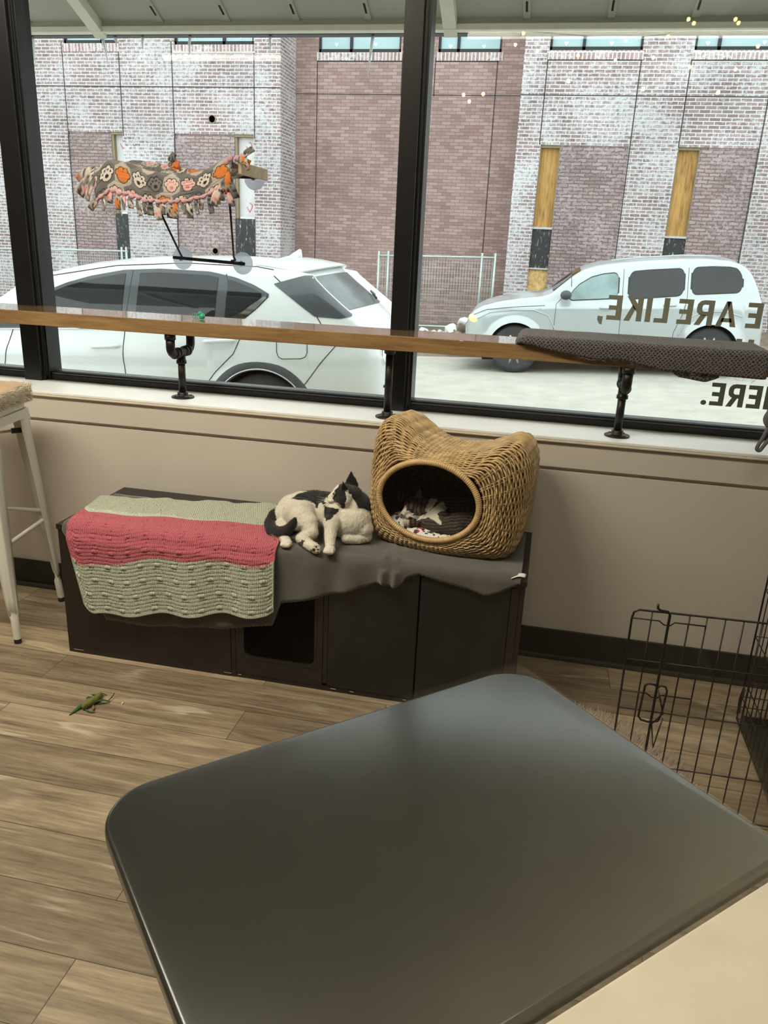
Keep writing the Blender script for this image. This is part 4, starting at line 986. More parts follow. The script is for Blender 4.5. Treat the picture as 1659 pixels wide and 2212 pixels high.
ball_part('nose', (-0.4275, 2.4960, 0.6255), 0.0036, mat('cat_nose', (0.08, 0.035, 0.03, 1), 0.5), cat2, (1.2, .8, .9))
obj('closed_eye', T([(-0.410, 2.5065, 0.6475), (-0.404, 2.5045, 0.6440), (-0.397, 2.5035, 0.6450), (-0.390, 2.5045, 0.6480)], 0.0011, 6), M_dark, cat2)
bm = bmesh.new()
for k in range(6): p = Vector((-0.405, 2.498, 0.622)); tube(bm, [p, p + Vector((.025, -.010, .008 - k * .002)), p + Vector((.055, -.012, .006 - k * .004))], [.0004, .0003, .0001], 4)
obj('whiskers', bm, M_whisk, cat2)
grow_fur(cat2, 42000, 0.0058, 0.00022, (0.6, 0.0, -0.5), 5, skip=lambda c: c[:, 0] < -0.355)
grow_fur(cat2, 9000, 0.0028, 0.00018, (0.6, 0.0, -0.2), 6, skip=lambda c: c[:, 0] > -0.355)

# ================================================================ WICKER BASKET
BX, BY, BYAW = -0.264, 2.605, math.radians(-10)
bask = thing('wicker_cat_basket', 'wicker cat pod with two ear peaks and an oval opening', 'cat basket', (BX, BY, CH + 0.010), rot=(0, 0, BYAW))
OUT = catmull([(.268, .20), (.272, .30), (.258, .385), (.222, .428), (.176, .425), (.125, .385), (.065, .358), (0, .350), (-.065, .358), (-.125, .388), (-.172, .440), (-.215, .446), (-.250, .395), (-.266, .30), (-.268, .20), (-.262, .10), (-.240, .03), (-.19, .006), (-.10, .0), (0, .0), (.10, .0), (.19, .006), (.240, .03), (.262, .10)], 14, True) if False else None
def C2(L): return catmull([(a, b, 0) for a, b in L], 14, True)
OUT = C2([(.268, .20), (.272, .285), (.262, .350), (.232, .392), (.190, .392), (.135, .362), (.065, .342), (0, .336), (-.065, .346), (-.120, .372), (-.170, .408), (-.218, .424), (-.254, .385), (-.266, .30), (-.268, .20), (-.262, .10), (-.240, .03), (-.19, .006), (-.10, .0), (0, .0), (.10, .0), (.19, .006), (.240, .03), (.262, .10)])
NU = len(OUT); OC = Vector((-0.035, 0.184, 0)); RXO, RZO = 0.174, 0.134
# even spacing by angle
def outl(ang):
    d = Vector((math.cos(ang), math.sin(ang), 0)); best = None
    for i in range(NU):
        a, b = OUT[i] - OC, OUT[(i + 1) % NU] - OC
        den = d.x * (b.y - a.y) - d.y * (b.x - a.x)
        if abs(den) < 1e-12: continue
        t = (a.x * (b.y - a.y) - a.y * (b.x - a.x)) / den; u = (a.x * d.y - a.y * d.x) / den
        if t > 0 and -1e-6 <= u <= 1 + 1e-6 and (best is None or t > best): best = t
    return OC + d * (best or .2)
NA = 288
GA = [outl(2 * PI * k / NA) for k in range(NA)]
GA = [(GA[k - 2] + GA[k - 1] * 2 + GA[k] * 3 + GA[(k + 1) % NA] * 2 + GA[(k + 2) % NA]) / 9 for k in range(NA)]
OV = [OC + Vector((RXO * math.cos(2 * PI * k / NA), RZO * math.sin(2 * PI * k / NA), 0)) for k in range(NA)]
YF = -0.190
def SP(k, v):
    """basket surface: k angle index, v 0 rim .. 1 back centre"""
    g, o_ = GA[k % NA], OV[k % NA]; an = 2 * PI * (k % NA) / NA; D1 = 0.125 - 0.085 * max(0, -math.sin(an)) ** 1.0; DS = 0.150 + 0.085 * max(0, -math.sin(an))
    if v < 0.42:
        th = PI / 2 * v / 0.42; p = o_ + (g - o_) * (math.sin(th) ** 0.9); y = YF + D1 * (1 - math.cos(th))
        s = 1
    elif v < 0.74:
        f = (v - .42) / .32; p = g + (OC - g) * 0.0; y = YF + D1 + (0.275 - D1) * f; s = 1
        p = OC + (g - OC) * (1 - 0.03 * f)
    else:
        th = PI / 2 * min(1, (v - .74) / .20); q = OC + (g - OC) * 0.97; cc = OC + (g - OC) * 0.72
        p = q + (cc - q) * (1 - math.cos(th)); y = YF + 0.275 + 0.055 * math.sin(th)
        if v > .94: f = (v - .94) / .06; p = cc + (OC - cc) * f
    return Vector((p.x, y, p.y))
def SN(k, v):
    a = SP(k + 2, v) - SP(k - 2, v); b = SP(k, min(1, v + .01)) - SP(k, max(0, v - .01)); n = b.cross(a)
    if n.length < 1e-12: return Vector((0, 1, 0))
    n.normalize(); c = SP(k, v) - Vector((OC.x, 0, OC.y)); 
    if n.dot(c) < 0: n = -n
    return n
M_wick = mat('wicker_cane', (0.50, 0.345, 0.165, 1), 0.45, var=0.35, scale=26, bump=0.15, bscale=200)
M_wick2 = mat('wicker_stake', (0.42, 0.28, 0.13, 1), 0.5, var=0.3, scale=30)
M_liner = mat('dark_liner', (0.24, 0.155, 0.075, 1), 0.7, var=0.4, scale=60, bump=0.6, bscale=160)
vs_ = []
v = 0.03
while v < 0.42: vs_.append(v); v += 0.0150
while v < 0.935: vs_.append(v); v += 0.0135
bm = bmesh.new(); NST = 36
for ri, v in enumerate(vs_):
    pts = []; rs = []
    amp = 0.0042 if v > 0.1 else 0.002
    ph = ri * PI + 0.15 * math.sin(ri * .9)
    wob = random.uniform(0, 6)
    for k in range(NA):
        a = 2 * PI * k / NA; vv = min(0.99, max(0.0, v + 0.0035 * math.sin(3 * a + wob) * (1 if v > .06 else 0)))
        n_ = SN(k, vv); pts.append(SP(k, vv) + n_ * amp * math.sin(NST * a + ph) + n_ * 0.001)
    tube(bm, pts, 0.0031, 6, closed=True)
obj('woven_canes', bm, M_wick, bask)
bm = bmesh.new()
for s in range(NST):
    k = int((s + .5) * NA / (NST)) ; 
    for dd in (-1, 1):
        pts = []
        for q in range(44):
            v = 0.02 + 0.92 * q / 43; pts.append(SP(k + dd, v))
        tube(bm, pts, 0.0021, 5)
obj('stakes', bm, M_wick2, bask)
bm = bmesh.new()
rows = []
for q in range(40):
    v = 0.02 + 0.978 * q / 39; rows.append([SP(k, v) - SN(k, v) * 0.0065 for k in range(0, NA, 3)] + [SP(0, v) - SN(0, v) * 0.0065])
grid(bm, rows); ob = obj('light_block_liner', bm, M_liner, bask)  # dark shell added behind the canes to block light through the gaps
# rim wrapped with cane
pts = [Vector((OV[k].x * 1.0, YF - 0.001, OV[k].y)) for k in range(NA)]
P4 = []; R4 = []
for k in range(NA * 3):
    f = k / 3; i = int(f); g = f - i; p = pts[i].lerp(pts[(i + 1) % NA], g); P4.append(p); R4.append(0.0098 + 0.0011 * abs(math.sin(PI * k / 6)))
bm = bmesh.new(); tube(bm, P4, R4, 10, closed=True); obj('wrapped_rim', bm, mat('rim_cane', (0.56, 0.37, 0.17, 1), 0.4, var=0.18, scale=40), bask)

# cushion in the basket
def flor_mat():
    m, nt, b = newmat('floral_cotton'); L = nt.links; N = nt.nodes
    t = N.new('ShaderNodeTexCoord'); base = (0.72, 0.68, 0.62, 1); prev = None
    for (sc_, thr, col, off) in ((26, 0.30, (0.42, 0.06, 0.08, 1), (0, 0, 0)), (30, 0.26, (0.02, 0.03, 0.12, 1), (3, 1, 2)), (38, 0.26, (0.10, 0.015, 0.02, 1), (5, 7, 1)), (60, 0.24, (0.03, 0.05, 0.03, 1), (9, 2, 5))):
        mp = N.new('ShaderNodeMapping'); mp.inputs['Location'].default_value = off; L.new(t.outputs['Object'], mp.inputs['Vector'])
        nn = N.new('ShaderNodeTexNoise'); nn.inputs['Scale'].default_value = 90; L.new(mp.outputs[0], nn.inputs['Vector'])
        mm = N.new('ShaderNodeVectorMath'); mm.operation = 'MULTIPLY_ADD'; mm.inputs[1].default_value = (.012, .012, .012); L.new(nn.outputs['Color'], mm.inputs[0]); L.new(mp.outputs[0], mm.inputs[2])
        v_ = N.new('ShaderNodeTexVoronoi'); v_.inputs['Scale'].default_value = sc_; L.new(mm.outputs[0], v_.inputs['Vector'])
        lt = N.new('ShaderNodeMath'); lt.operation = 'LESS_THAN'; lt.inputs[1].default_value = thr; L.new(v_.outputs['Distance'], lt.inputs[0])
        mx = N.new('ShaderNodeMix'); mx.data_type = 'RGBA'; L.new(lt.outputs[0], mx.inputs[0]); mx.inputs[7].default_value = col
        if prev: L.new(prev, mx.inputs[6])
        else: mx.inputs[6].default_value = base
        prev = mx.outputs[2]
    L.new(prev, b.inputs['Base Color']); b.inputs['Roughness'].default_value = 0.8
    return m
bm = bmesh.new(); ball(bm, -0.300, 2.585, 0.5620, 0.180, 0.130, 0.030, (0, 0, BYAW)); ball(bm, -0.440, 2.545, 0.580, 0.045, 0.06, 0.036)
o = fuse('cushion', bm, flor_mat(), 0.004, 6, 0.0004); tag(o, 'white floral cushion with red and navy flowers under the sleeping cat', 'cushion')

# ================================================================ STOOL WITH SHEARLING PAD
M_white = mat('white_enamel', (0.70, 0.68, 0.60, 1), 0.3, var=0.03, scale=6)
SZ = 0.872
st = thing('bar_stool', 'white metal bar stool with tapered legs under a shearling pad', 'stool', (-2.075, 2.47, 0), rot=(0, 0, math.radians(9)))
SQ = 0.150; FT = 0.200
bm = bmesh.new(); rounded_slab(bm, -SQ, SQ, -SQ, SQ, SZ - 0.028, SZ, 0.035, 0.010); obj('seat', bm, M_white, st)
bm = bmesh.new()
for a in range(4):
    R4_ = Matrix.Rotation(a * PI / 2, 4, 'Z')
    poly = [(-SQ + .01, SZ - .026), (SQ - .01, SZ - .026), (SQ + .004, SZ - .075), (SQ - .03, SZ - .068), (SQ - .05, SZ - .060), (-SQ + .05, SZ - .060), (-SQ + .03, SZ - .068), (-SQ - .004, SZ - .075)]
    prism(bm, poly, -SQ - 0.004, -SQ + 0.001, R4_)
bmesh.ops.recalc_face_normals(bm, faces=bm.faces); obj('apron', bm, M_white, st, False)
for a in range(4):
    ca_, sa_ = ((1, -1), (1, 1), (-1, 1), (-1, -1))[a]
    # angle-section tapering leg: two flanges with a rolled corner
    bm = bmesh.new(); rows = []
    for k in range(22):
        f = k / 21; z = SZ - 0.035 - (SZ - 0.035 - 0.02) * f; h = SQ + (FT - SQ) * f
        w = 0.052 * (1 - f) ** 0.8 + 0.020 if f < .86 else 0.026; rr = 0.016
        c = Vector((ca_ * h, sa_ * h, z)); row = []
        nf = 9
        if f < 0.86:
            prof = [(-w, 0.0), (-w, .004), (-w * .5, .004), (-rr, .0), (-.006, -.001), (.001, .006), (0, rr), (-.004, w * .5), (-.004, w), (0.0, w)]
            prof = [(-w, 0.0), (-w * .5, -.003), (-rr, .0), (-.004, .001), (-.001, .004), (0, rr), (.003, w * .5), (0, w)]
            back = [(-.006, w), (-.004, w * .5), (-.006, rr + .003), (-.009, .009), (-rr - .003, .006), (-w * .5, .004), (-w, .006)]
            prof = prof + back
        else:
            prof = []
            for q in range(15):
                an = 2 * PI * q / 15; prof.append((-0.013 + 0.0145 * math.cos(an + 2.6), 0.013 + 0.0145 * math.sin(an + 2.6) * -1))
        for (px, py) in prof: row.append(bm.verts.new(c + Vector((ca_ * px, -sa_ * -py * -1, 0))))
        rows.append(row)
    for k in range(21):
        n_ = len(rows[k])
        for q in range(n_): bm.faces.new((rows[k][q], rows[k][(q + 1) % n_], rows[k + 1][(q + 1) % n_], rows[k + 1][q]))
    bmesh.ops.recalc_face_normals(bm, faces=bm.faces)
    lg = obj('leg', bm, M_white, st)
    bm = bmesh.new(); lathe(bm, [(0.010, 0.0005), (0.0135, 0.003), (0.0135, 0.020)], 16, Matrix.Translation((ca_ * (FT - .013), sa_ * (FT - .013), 0))); obj('rubber_foot', bm, M_black, lg)
for (p, q, z) in (((1, -1), (1, 1), .385), ((1, 1), (-1, 1), .415), ((-1, 1), (-1, -1), .385), ((-1, -1), (1, -1), .36)):
    h = (SQ + (FT - SQ) * (1 - z / SZ)) - 0.010
    A_ = Vector((p[0] * h, p[1] * h, z)); B_ = Vector((q[0] * h, q[1] * h, z)); pts = [A_.lerp(B_, k / 10) for k in range(11)]
    obj('brace', T(pts, [0.0065, 0.009] + [0.008] * 7 + [0.009, 0.0065], 10), M_white, st)
for s in (1, -1):
    h = SQ - 0.012; obj('upper_brace', T([(-h, s * h, SZ - .115), (h, -s * h, SZ - .112)], 0.005, 8), M_white, st)
h = SQ - .03; bm = bmesh.new(); tube(bm, [(h - .02, h - .02, SZ - .113), (h + .012, h + .012, SZ - .113)], 0.011, 10); obj('brace_sleeve', bm, M_black, st)
# pad
pad = thing('seat_pad', 'tan leather seat pad edged with cream shearling on the white stool', 'cushion', (-2.075, 2.47, SZ + 0.001), rot=(0, 0, math.radians(9)))
bm = bmesh.new(); rounded_slab(bm, -0.168, 0.168, -0.168, 0.168, 0.004, 0.062, 0.04, 0.026)
sh = obj('shearling', bm, mat('cream_shearling', (0.62, 0.55, 0.43, 1), 1.0, bump=0.5, bscale=150), pad)
rows = []
for i in range(30):
    row = []
    for j in range(30):
        u, w = i / 29 * 2 - 1, j / 29 * 2 - 1; r4 = (u ** 6 + w ** 6) ** (1 / 6) if (u or w) else 0
        k = 1 if r4 <= 1 else 1 / r4
        row.append(Vector((u * .165 * k, w * .165 * k, 0.060 + 0.016 * (1 - min(1, r4) ** 4) + 0.004 * nse((u, w, 0), 2.5) + .002 * math.sin((u + w) * 9 + nse((u, w, 1), 2) * 4))))
    rows.append(row)
bm = bmesh.new(); grid(bm, rows); tp = obj('leather_top', bm, mat('tan_suede', (0.56, 0.36, 0.22, 1), 0.75, var=0.12, scale=9, sheen=0.3), pad)
q = tp.modifiers.new('t', 'SOLIDIFY'); q.thickness = 0.004
def tuft_mesh(n, pos, length, rad, m, name, parent, curl=1.0, seedv=2):
    rnd = random.Random(seedv); bm = bmesh.new()
    for _ in range(n):
        p, nn = pos(rnd); nn = Vector(nn); pts = [Vector(p)]; d = nn.normalized(); t = Vector((rnd.uniform(-1, 1), rnd.uniform(-1, 1), rnd.uniform(-.6, .6))) * curl
        for q in range(4): pts.append(pts[-1] + d * length / 4); d = (d + t * .4).normalized(); t = Vector((-t.y, t.x, t.z * -.5)) if q == 1 else t
        tube(bm, pts, [rad, rad * .9, rad * .7, rad * .5, rad * .15], 3)
    o = obj(name, bm, m, parent); o['kind'] = 'stuff'; return o
def padedge(r):
    s = r.randrange(4); u = r.uniform(-.165, .165); z = r.uniform(.004, .064); e = 0.166 - (0.012 if abs(u) > .145 else 0)
    p = [(e, u), (-e, u), (u, e), (u, -e)][s]; n = [(1, 0), (-1, 0), (0, 1), (0, -1)][s]
    return (p[0], p[1], z), (n[0], n[1], (z - .034) * 10)
tuft_mesh(4200, padedge, 0.016, 0.0011, mat('shearling_wool', (0.68, 0.61, 0.48, 1), 1.0), 'wool_tufts', sh, 1.6)

# ================================================================ FUR RUG
M_rug = mat('cream_fur', (0.62, 0.52, 0.42, 1), 1.0)
bm = bmesh.new(); lathe(bm, [(0.40, 0.001), (0.405, 0.008), (0.39, 0.014), (0.01, 0.016)], 48, Matrix.Translation((0.15, 1.985, 0)))
rug = obj('fur_rug', bm, M_rug); tag(rug, 'round cream faux fur rug on the floor beyond the black table', 'rug')
def rugpos(r):
    a = r.uniform(-PI, PI); d = 0.41 * math.sqrt(r.uniform(0.0, 1)); return (0.15 + d * math.cos(a), 1.985 + d * math.sin(a), 0.012), (math.cos(a) * .9 + r.uniform(-.5, .5), math.sin(a) * .9 + r.uniform(-.5, .5), 0.75)
tuft_mesh(13000, rugpos, 0.052, 0.0012, M_rug, 'pile', rug, 0.5, 4)

# ================================================================ WIRE CRATE AND ITS DOOR PANEL
M_wire = mat('black_wire', (0.006, 0.006, 0.007, 1), 0.35, 0.2)
def bar(bm, a, b, r=0.0019, seg=6): tube(bm, [Vector(a), Vector(b)], r, seg)
t = thing('wire_door_panel', 'open black wire door panel with a latch beside the fur rug', 'crate door', (0.30, 1.95, 0))
GY = 0.0; X0 = -0.006; ZT_ = 0.627
tilt = Matrix.Rotation(math.radians(1.5), 4, 'Z')
def GP(x, z, dy=0): v = tilt @ Vector((x - 0.30, dy, z)); return v
bm = bmesh.new()
frame = [GP(0.300, 0.012), GP(0.294, 0.60), GP(0.297, 0.618), GP(0.310, 0.626), GP(0.80, 0.630), GP(0.98, 0.63), GP(0.99, 0.62), GP(0.99, 0.012)]
tube(bm, frame, 0.0030, 8); bar(bm, GP(0.298, 0.014), GP(0.99, 0.014), 0.003)
obj('outer_frame', bm, M_wire, t)
bm = bmesh.new()
for x in (0.343, 0.437, 0.480, 0.525, 0.570, 0.616, 0.66, 0.705, 0.75, 0.795, 0.84, 0.885, 0.93): bar(bm, GP(x, 0.014), GP(x, 0.628), 0.0021)
obj('upright_wires', bm, M_wire, t)
bm = bmesh.new()
for z in (0.481, 0.330, 0.158): bar(bm, GP(0.295, z, -0.003), GP(0.99, z, -0.003), 0.0021)
for z in (0.602, 0.384):
    tube(bm, [GP(0.295, z, -.003), GP(0.363, z, -.003), GP(0.376, z - .010, -.003), GP(0.392, z - .010, -.003), GP(0.402, z, -.003), GP(0.480, z, -.003)], 0.0021, 6)
obj('cross_wires', bm, M_wire, t)
bm = bmesh.new(); tube(bm, [GP(0.352, 0.652, -.008), GP(0.353, 0.640, -.010), GP(0.362, 0.634, -.008), GP(0.380, 0.632, -.006), GP(0.386, 0.624, -.006), GP(0.386, 0.20, -.006), GP(0.386, 0.015, -.004)], 0.0036, 8); obj('latch_rod', bm, M_wire, t)
bm = bmesh.new(); tube(bm, [GP(0.386, 0.410, -.012), GP(0.379, 0.418, -.012), GP(0.362, 0.420, -.012), GP(0.354, 0.412, -.012), GP(0.351, 0.340, -.012), GP(0.350, 0.316, -.012), GP(0.358, 0.306, -.012), GP(0.378, 0.302, -.012), GP(0.386, 0.308, -.012)], 0.0030, 8)
tube(bm, [GP(0.386, 0.410, -.012), GP(0.394, 0.418, -.012), GP(0.406, 0.416, -.012), GP(0.412, 0.404, -.012), GP(0.408, 0.330, -.012), GP(0.402, 0.308, -.012), GP(0.386, 0.304, -.012)], 0.0030, 8); obj('slide_latch', bm, M_wire, t)
bm = bmesh.new(); tube(bm, [GP(0.387, 0.410, -.02), GP(0.408, 0.345, -.03), GP(0.386, 0.302, -.02), GP(0.398, 0.235, -.03), GP(0.409, 0.33, -.03)], 0.0022, 8); obj('latch_handle', bm, M_wire, t)

t = thing('wire_crate', 'black folding wire crate with a dark tray against the right side', 'dog crate', (1.10, 2.24, 0))
cx0, cx1, cy0, cy1, cz = -0.325, 0.36, -0.24, 0.275, 0.66
def side(name, P, Q, n, zs, m=M_wire, z1=cz):
    P, Q = Vector(P), Vector(Q); bm = bmesh.new()
    for k in range(n + 1): p = P.lerp(Q, k / n); bar(bm, p + Vector((0, 0, .01)), p + Vector((0, 0, z1)), 0.0030 if k in (0, n) else 0.0019)
    for z in zs: bar(bm, P + Vector((0, 0, z)), Q + Vector((0, 0, z)), 0.0030 if z in (zs[0], zs[-1]) else 0.0019)
    return obj(name, bm, m, t)
side('side_panel', (cx0, cy0, 0), (cx0, cy1, 0), 12, (0.012, .10, .16, .33, .50, cz)); side('back_panel', (cx0, cy1, 0), (cx1, cy1, 0), 16, (0.012, .06, .10, .22, .33, .50, cz))
side('side_panel', (cx1, cy0, 0), (cx1, cy1, 0), 12, (0.012, .16, .33, .50, cz)); side('front_panel', (cx0, cy0, 0), (cx1, cy0, 0), 16, (0.012, .16, .33, .50, cz))
bm = bmesh.new()
for k in range(17): bar(bm, (cx0 + (cx1 - cx0) * k / 16, cy0, cz), (cx0 + (cx1 - cx0) * k / 16, cy1, cz), 0.0019)
for k in range(5): bar(bm, (cx0, cy0 + (cy1 - cy0) * k / 4, cz), (cx1, cy0 + (cy1 - cy0) * k / 4, cz), 0.003)
obj('top_panel', bm, M_wire, t)
bm = bmesh.new(); box(bm, cx0 + .01, cx1 - .01, cy0 + .01, cy1 - .01, 0.004, 0.010)
for a in ((cx0 + .01, cx0 + .016, cy0 + .01, cy1 - .01), (cx1 - .016, cx1 - .01, cy0 + .01, cy1 - .01), (cx0 + .01, cx1 - .01, cy0 + .01, cy0 + .016), (cx0 + .01, cx1 - .01, cy1 - .016, cy1 - .01)): box(bm, *a, 0.004, 0.034)
obj('tray', bm, mat('black_plastic', (0.012, 0.013, 0.015, 1), 0.5), t, False)
bm = bmesh.new()
for k in range(3):
    x = cx0 - 0.006; y = cy1 - 0.01 - k * .012; tube(bm, [(x, y, .035 + k * .01), (x - .004, y - .004, .10), (x, y - .008, .15)], 0.0022, 6)
obj('corner_clip', bm, M_wire, t)

# ================================================================ GREEN FEATHERED TOY AND FLUFF ON THE FLOOR
t = thing('cat_toy', 'green leafy cat toy lying alone on the wood floor', 'cat toy', (-1.36, 2.02, 0.0)); t.scale = (0.74, 1.10, 1.0)
M_olive = mat('olive_felt', (0.16, 0.16, 0.035, 1), 0.95, var=0.25, scale=60, bump=0.4, bscale=300)
M_leaf = mat('dark_green_felt', (0.03, 0.10, 0.02, 1), 0.9, var=0.3, scale=80)
bm = bmesh.new(); capsule_chain(bm, [(-0.018, -0.030, 0.013, 0.0125), (-0.006, -0.012, 0.015, 0.0130), (0.004, 0.012, 0.0145, 0.0135), (-0.002, 0.034, 0.012, 0.0110)])
b_ = fuse('body', bm, M_olive, 0.0018, 3, 0.0006, t); b_.location = (0, 0, 0)
def leaf(pts, w, m=M_leaf):
    rows = []; P = catmull(pts, 5); n = len(P)
    for i, p in enumerate(P):
        f = i / (n - 1); d = (P[min(i + 1, n - 1)] - P[max(i - 1, 0)]).normalized(); s = d.cross(Vector((0, 0, 1))).normalized() * w * math.sin(PI * (0.08 + 0.9 * f))
        rows.append([p - s, p + Vector((0, 0, .002)), p + s])
    bm = bmesh.new(); grid(bm, rows); o = obj('leaf', bm, m, t); q = o.modifiers.new('t', 'SOLIDIFY'); q.thickness = 0.0012
leaf([(-.015, .03, .010), (-.035, .040, .006), (-.052, .042, .003)], .004); leaf([(-.02, .036, .012), (-.002, .048, .009), (.018, .052, .003)], .003)
leaf([(-.02, .002, .012), (-.040, -.030, .008), (-.055, -.075, .0025)], .009); leaf([(-.028, .02, .012), (-.045, .012, .012), (-.05, .028, .006)], .005)
leaf([(.012, -.004, .014), (.035, .008, .016), (.062, .020, .004)], .005); leaf([(.012, -.018, .010), (.024, -.030, .008), (.030, -.030, .003)], .006, M_olive)
leaf([(-.010, -.040, .008), (.02, -.044, .004), (.042, -.040, .0025)], .003); leaf([(.05, .015, .006), (.056, .035, .010), (.055, .055, .014)], .0025, M_pipe)
bm = bmesh.new(); o = None
o = obj('fluff', T([(-1.276, 2.052, .001), (-1.270, 2.048, .006), (-1.272, 2.042, .003), (-1.268, 2.036, .001)], [.0008, .0024, .0018, .0004], 5), M_whisk); tag(o, 'tiny white tuft of fluff on the floor by the green toy', 'fluff')

# ================================================================ GREY STRAP AT THE RIGHT WINDOW EDGE
t = thing('harness_strap', 'grey padded strap hanging in front of the sill at the right frame edge', 'strap', (0.735, 2.70, 1.05))
M_strap = mat('grey_webbing', (0.13, 0.125, 0.135, 1), 0.8, bump=0.4, bscale=300)
bm = bmesh.new(); tube(bm, catmull([(0.020, .03, .16), (0.012, 0, .06), (-.004, 0, .0), (-.012, 0, -.03), (-.004, 0, -.05), (.018, 0, -.055)], 6), [0.012] * 10 + [0.016] * 16, 10) if False else tube(bm, catmull([(0.020, .085, .125), (0.012, 0.03, .06), (-.002, 0, .0), (-.010, 0, -.03), (.004, 0, -.05), (.022, 0, -.052)], 5), 0.014, 10)
obj('padded_loop', bm, M_strap, t)
bm = bmesh.new(); tube(bm, catmull([(0.000, -.002, -.045), (-.012, -.002, -.09), (-.024, 0, -.128), (-.014, 0, -.136), (-.006, 0, -.122), (.014, 0, -.085), (.03, 0, -.08)], 5), 0.0065, 8)
obj('buckle_strap', bm, M_strap, t)

# ================================================================ STREET
GR = 0.05
def rz(x): return -0.11 + GR * x
M_road = mat('salted_asphalt', (0.40, 0.375, 0.33, 1), 0.9, var=0.10, scale=3.5, bump=0.4, bscale=40)
nt = M_road.node_tree; N = nt.nodes; L = nt.links; b = N['Principled BSDF']
tcn = N.new('ShaderNodeTexCoord'); mpn = N.new('ShaderNodeMapping'); mpn.inputs['Scale'].default_value = (0.5, 2.4, 1); L.new(tcn.outputs['Object'], mpn.inputs['Vector'])
sp = N.new('ShaderNodeTexNoise'); sp.inputs['Scale'].default_value = 9; sp.inputs['Detail'].default_value = 6; L.new(mpn.outputs[0], sp.inputs['Vector'])
rr = N.new('ShaderNodeValToRGB'); rr.color_ramp.elements[0].position = 0.66; rr.color_ramp.elements[0].color = (0, 0, 0, 1); rr.color_ramp.elements[1].position = 0.72; rr.color_ramp.elements[1].color = (0.7, 0.7, 0.7, 1); L.new(sp.outputs['Fac'], rr.inputs['Fac'])
mx = N.new('ShaderNodeMix'); mx.data_type = 'RGBA'; old = b.inputs['Base Color'].links[0].from_socket; L.new(old, mx.inputs[6]); mx.inputs[7].default_value = (0.16, 0.14, 0.11, 1); L.new(rr.outputs['Color'], mx.inputs[0]); L.new(mx.outputs[2], b.inputs['Base Color'])
def slab(name, x0, x1, y0, y1, dz, m, kind='structure', nx=2, th=0.3):
    bm = bmesh.new(); r = box(bm, x0, x1, y0, y1, -th, 0.0)
    for v in r: v.co.z += rz(v.co.x) + dz
    o = obj(name, bm, m, None, False); o['kind'] = kind; return o
slab('road', -30, 24, 5.0, 12.9, 0, M_road)
slab('pavement', -30, 24, 3.2, 5.0, 0.10, mat('concrete_pavement', (0.42, 0.41, 0.38, 1), 0.9, bump=0.3))
slab('kerb', -30, 24, 12.9, 13.1, 0.06, mat('muddy_kerb', (0.25, 0.20, 0.15, 1), 0.9, var=0.3, scale=4))
M_dirt = mat('frozen_dirt', (0.16, 0.12, 0.085, 1), 0.95, var=0.4, scale=5, bump=0.6, bscale=20)
slab('ground', -30, 24, 13.1, 18.4, 0.10, M_dirt)

# rubble mixed with snow behind the kerb
M_snow = mat('old_snow', (0.6, 0.62, 0.63, 1), 0.7, var=0.05, scale=8, bump=0.4, bscale=30)
M_rubble = mat('broken_rubble', (0.20, 0.16, 0.12, 1), 0.95, var=0.4, scale=9, bump=0.6, bscale=30)
def chunk(bm, c, s, rnd):
    r = bmesh.ops.create_icosphere(bm, subdivisions=1, radius=1); M = Matrix.Rotation(rnd.uniform(0, 6), 4, 'Z') @ Matrix.Rotation(rnd.uniform(0, 6), 4, 'X')
    for v in r['verts']:
        k = 1 + rnd.uniform(-.3, .3); v.co = Vector(c) + M @ Vector((v.co.x * s * k, v.co.y * s * .8 * k, v.co.z * s * .55 * k))
rnd = random.Random(5); bm = bmesh.new(); bs = bmesh.new()
def moundh(x, y):
    a = max(0, 1 - abs(y - 14.3) / 1.1); b2 = 0.6 + 0.4 * math.sin(x * 1.7) ; return a * 0.20 * b2 + 0.10
for k in range(1500):
    x = rnd.uniform(-4.4, 1.0); y = rnd.uniform(13.15, 15.4); z = rz(x) + moundh(x, y) ; s = rnd.choice((.03, .04, .05, .07, .10))
    chunk(bm if rnd.random() < 0.5 else bs, (x, y, z + s * .2), s, rnd)
P = [[Vector((-4.5 + 5.6 * i / 40, 13.12 + 2.3 * j / 16, rz(-4.5 + 5.6 * i / 40) + moundh(-4.5 + 5.6 * i / 40, 13.12 + 2.3 * j / 16) - 0.02 + .03 * nse((i, j, 0), .6))) for j in range(17)] for i in range(41)]
grid(bm, P)
o = obj('rubble', bm, M_rubble, None, False); tag(o, 'strip of brown frozen rubble below the wire fence', 'rubble', kind='stuff')
sn_ = obj('snow', bs, M_snow, o, False); sn_['label'] = 'patches of dirty white snow'
bm = bmesh.new()
for (x, y, z, s) in ((-1.72, 14.2, .26, .20), (-1.50, 14.3, .33, .22), (-1.30, 14.25, .30, .19), (-1.14, 14.2, .28, .15), (-1.62, 14.1, .20, .16), (-1.38, 14.1, .22, .2)): chunk(bm, (x, y, rz(x) + z), s, rnd)
o = obj('boulder', bm, M_rubble, None, False); tag(o, 'snow topped broken concrete block on the rubble by the silver car', 'boulder')
bm = bmesh.new()
for (x, y, z, s) in ((-1.72, 14.18, .35, .14), (-1.50, 14.26, .44, .17), (-1.30, 14.22, .40, .15), (-1.12, 14.2, .36, .12)): chunk(bm, (x, y, rz(x) + z), s, rnd)
obj('snow_cap', bm, M_snow, o, False)

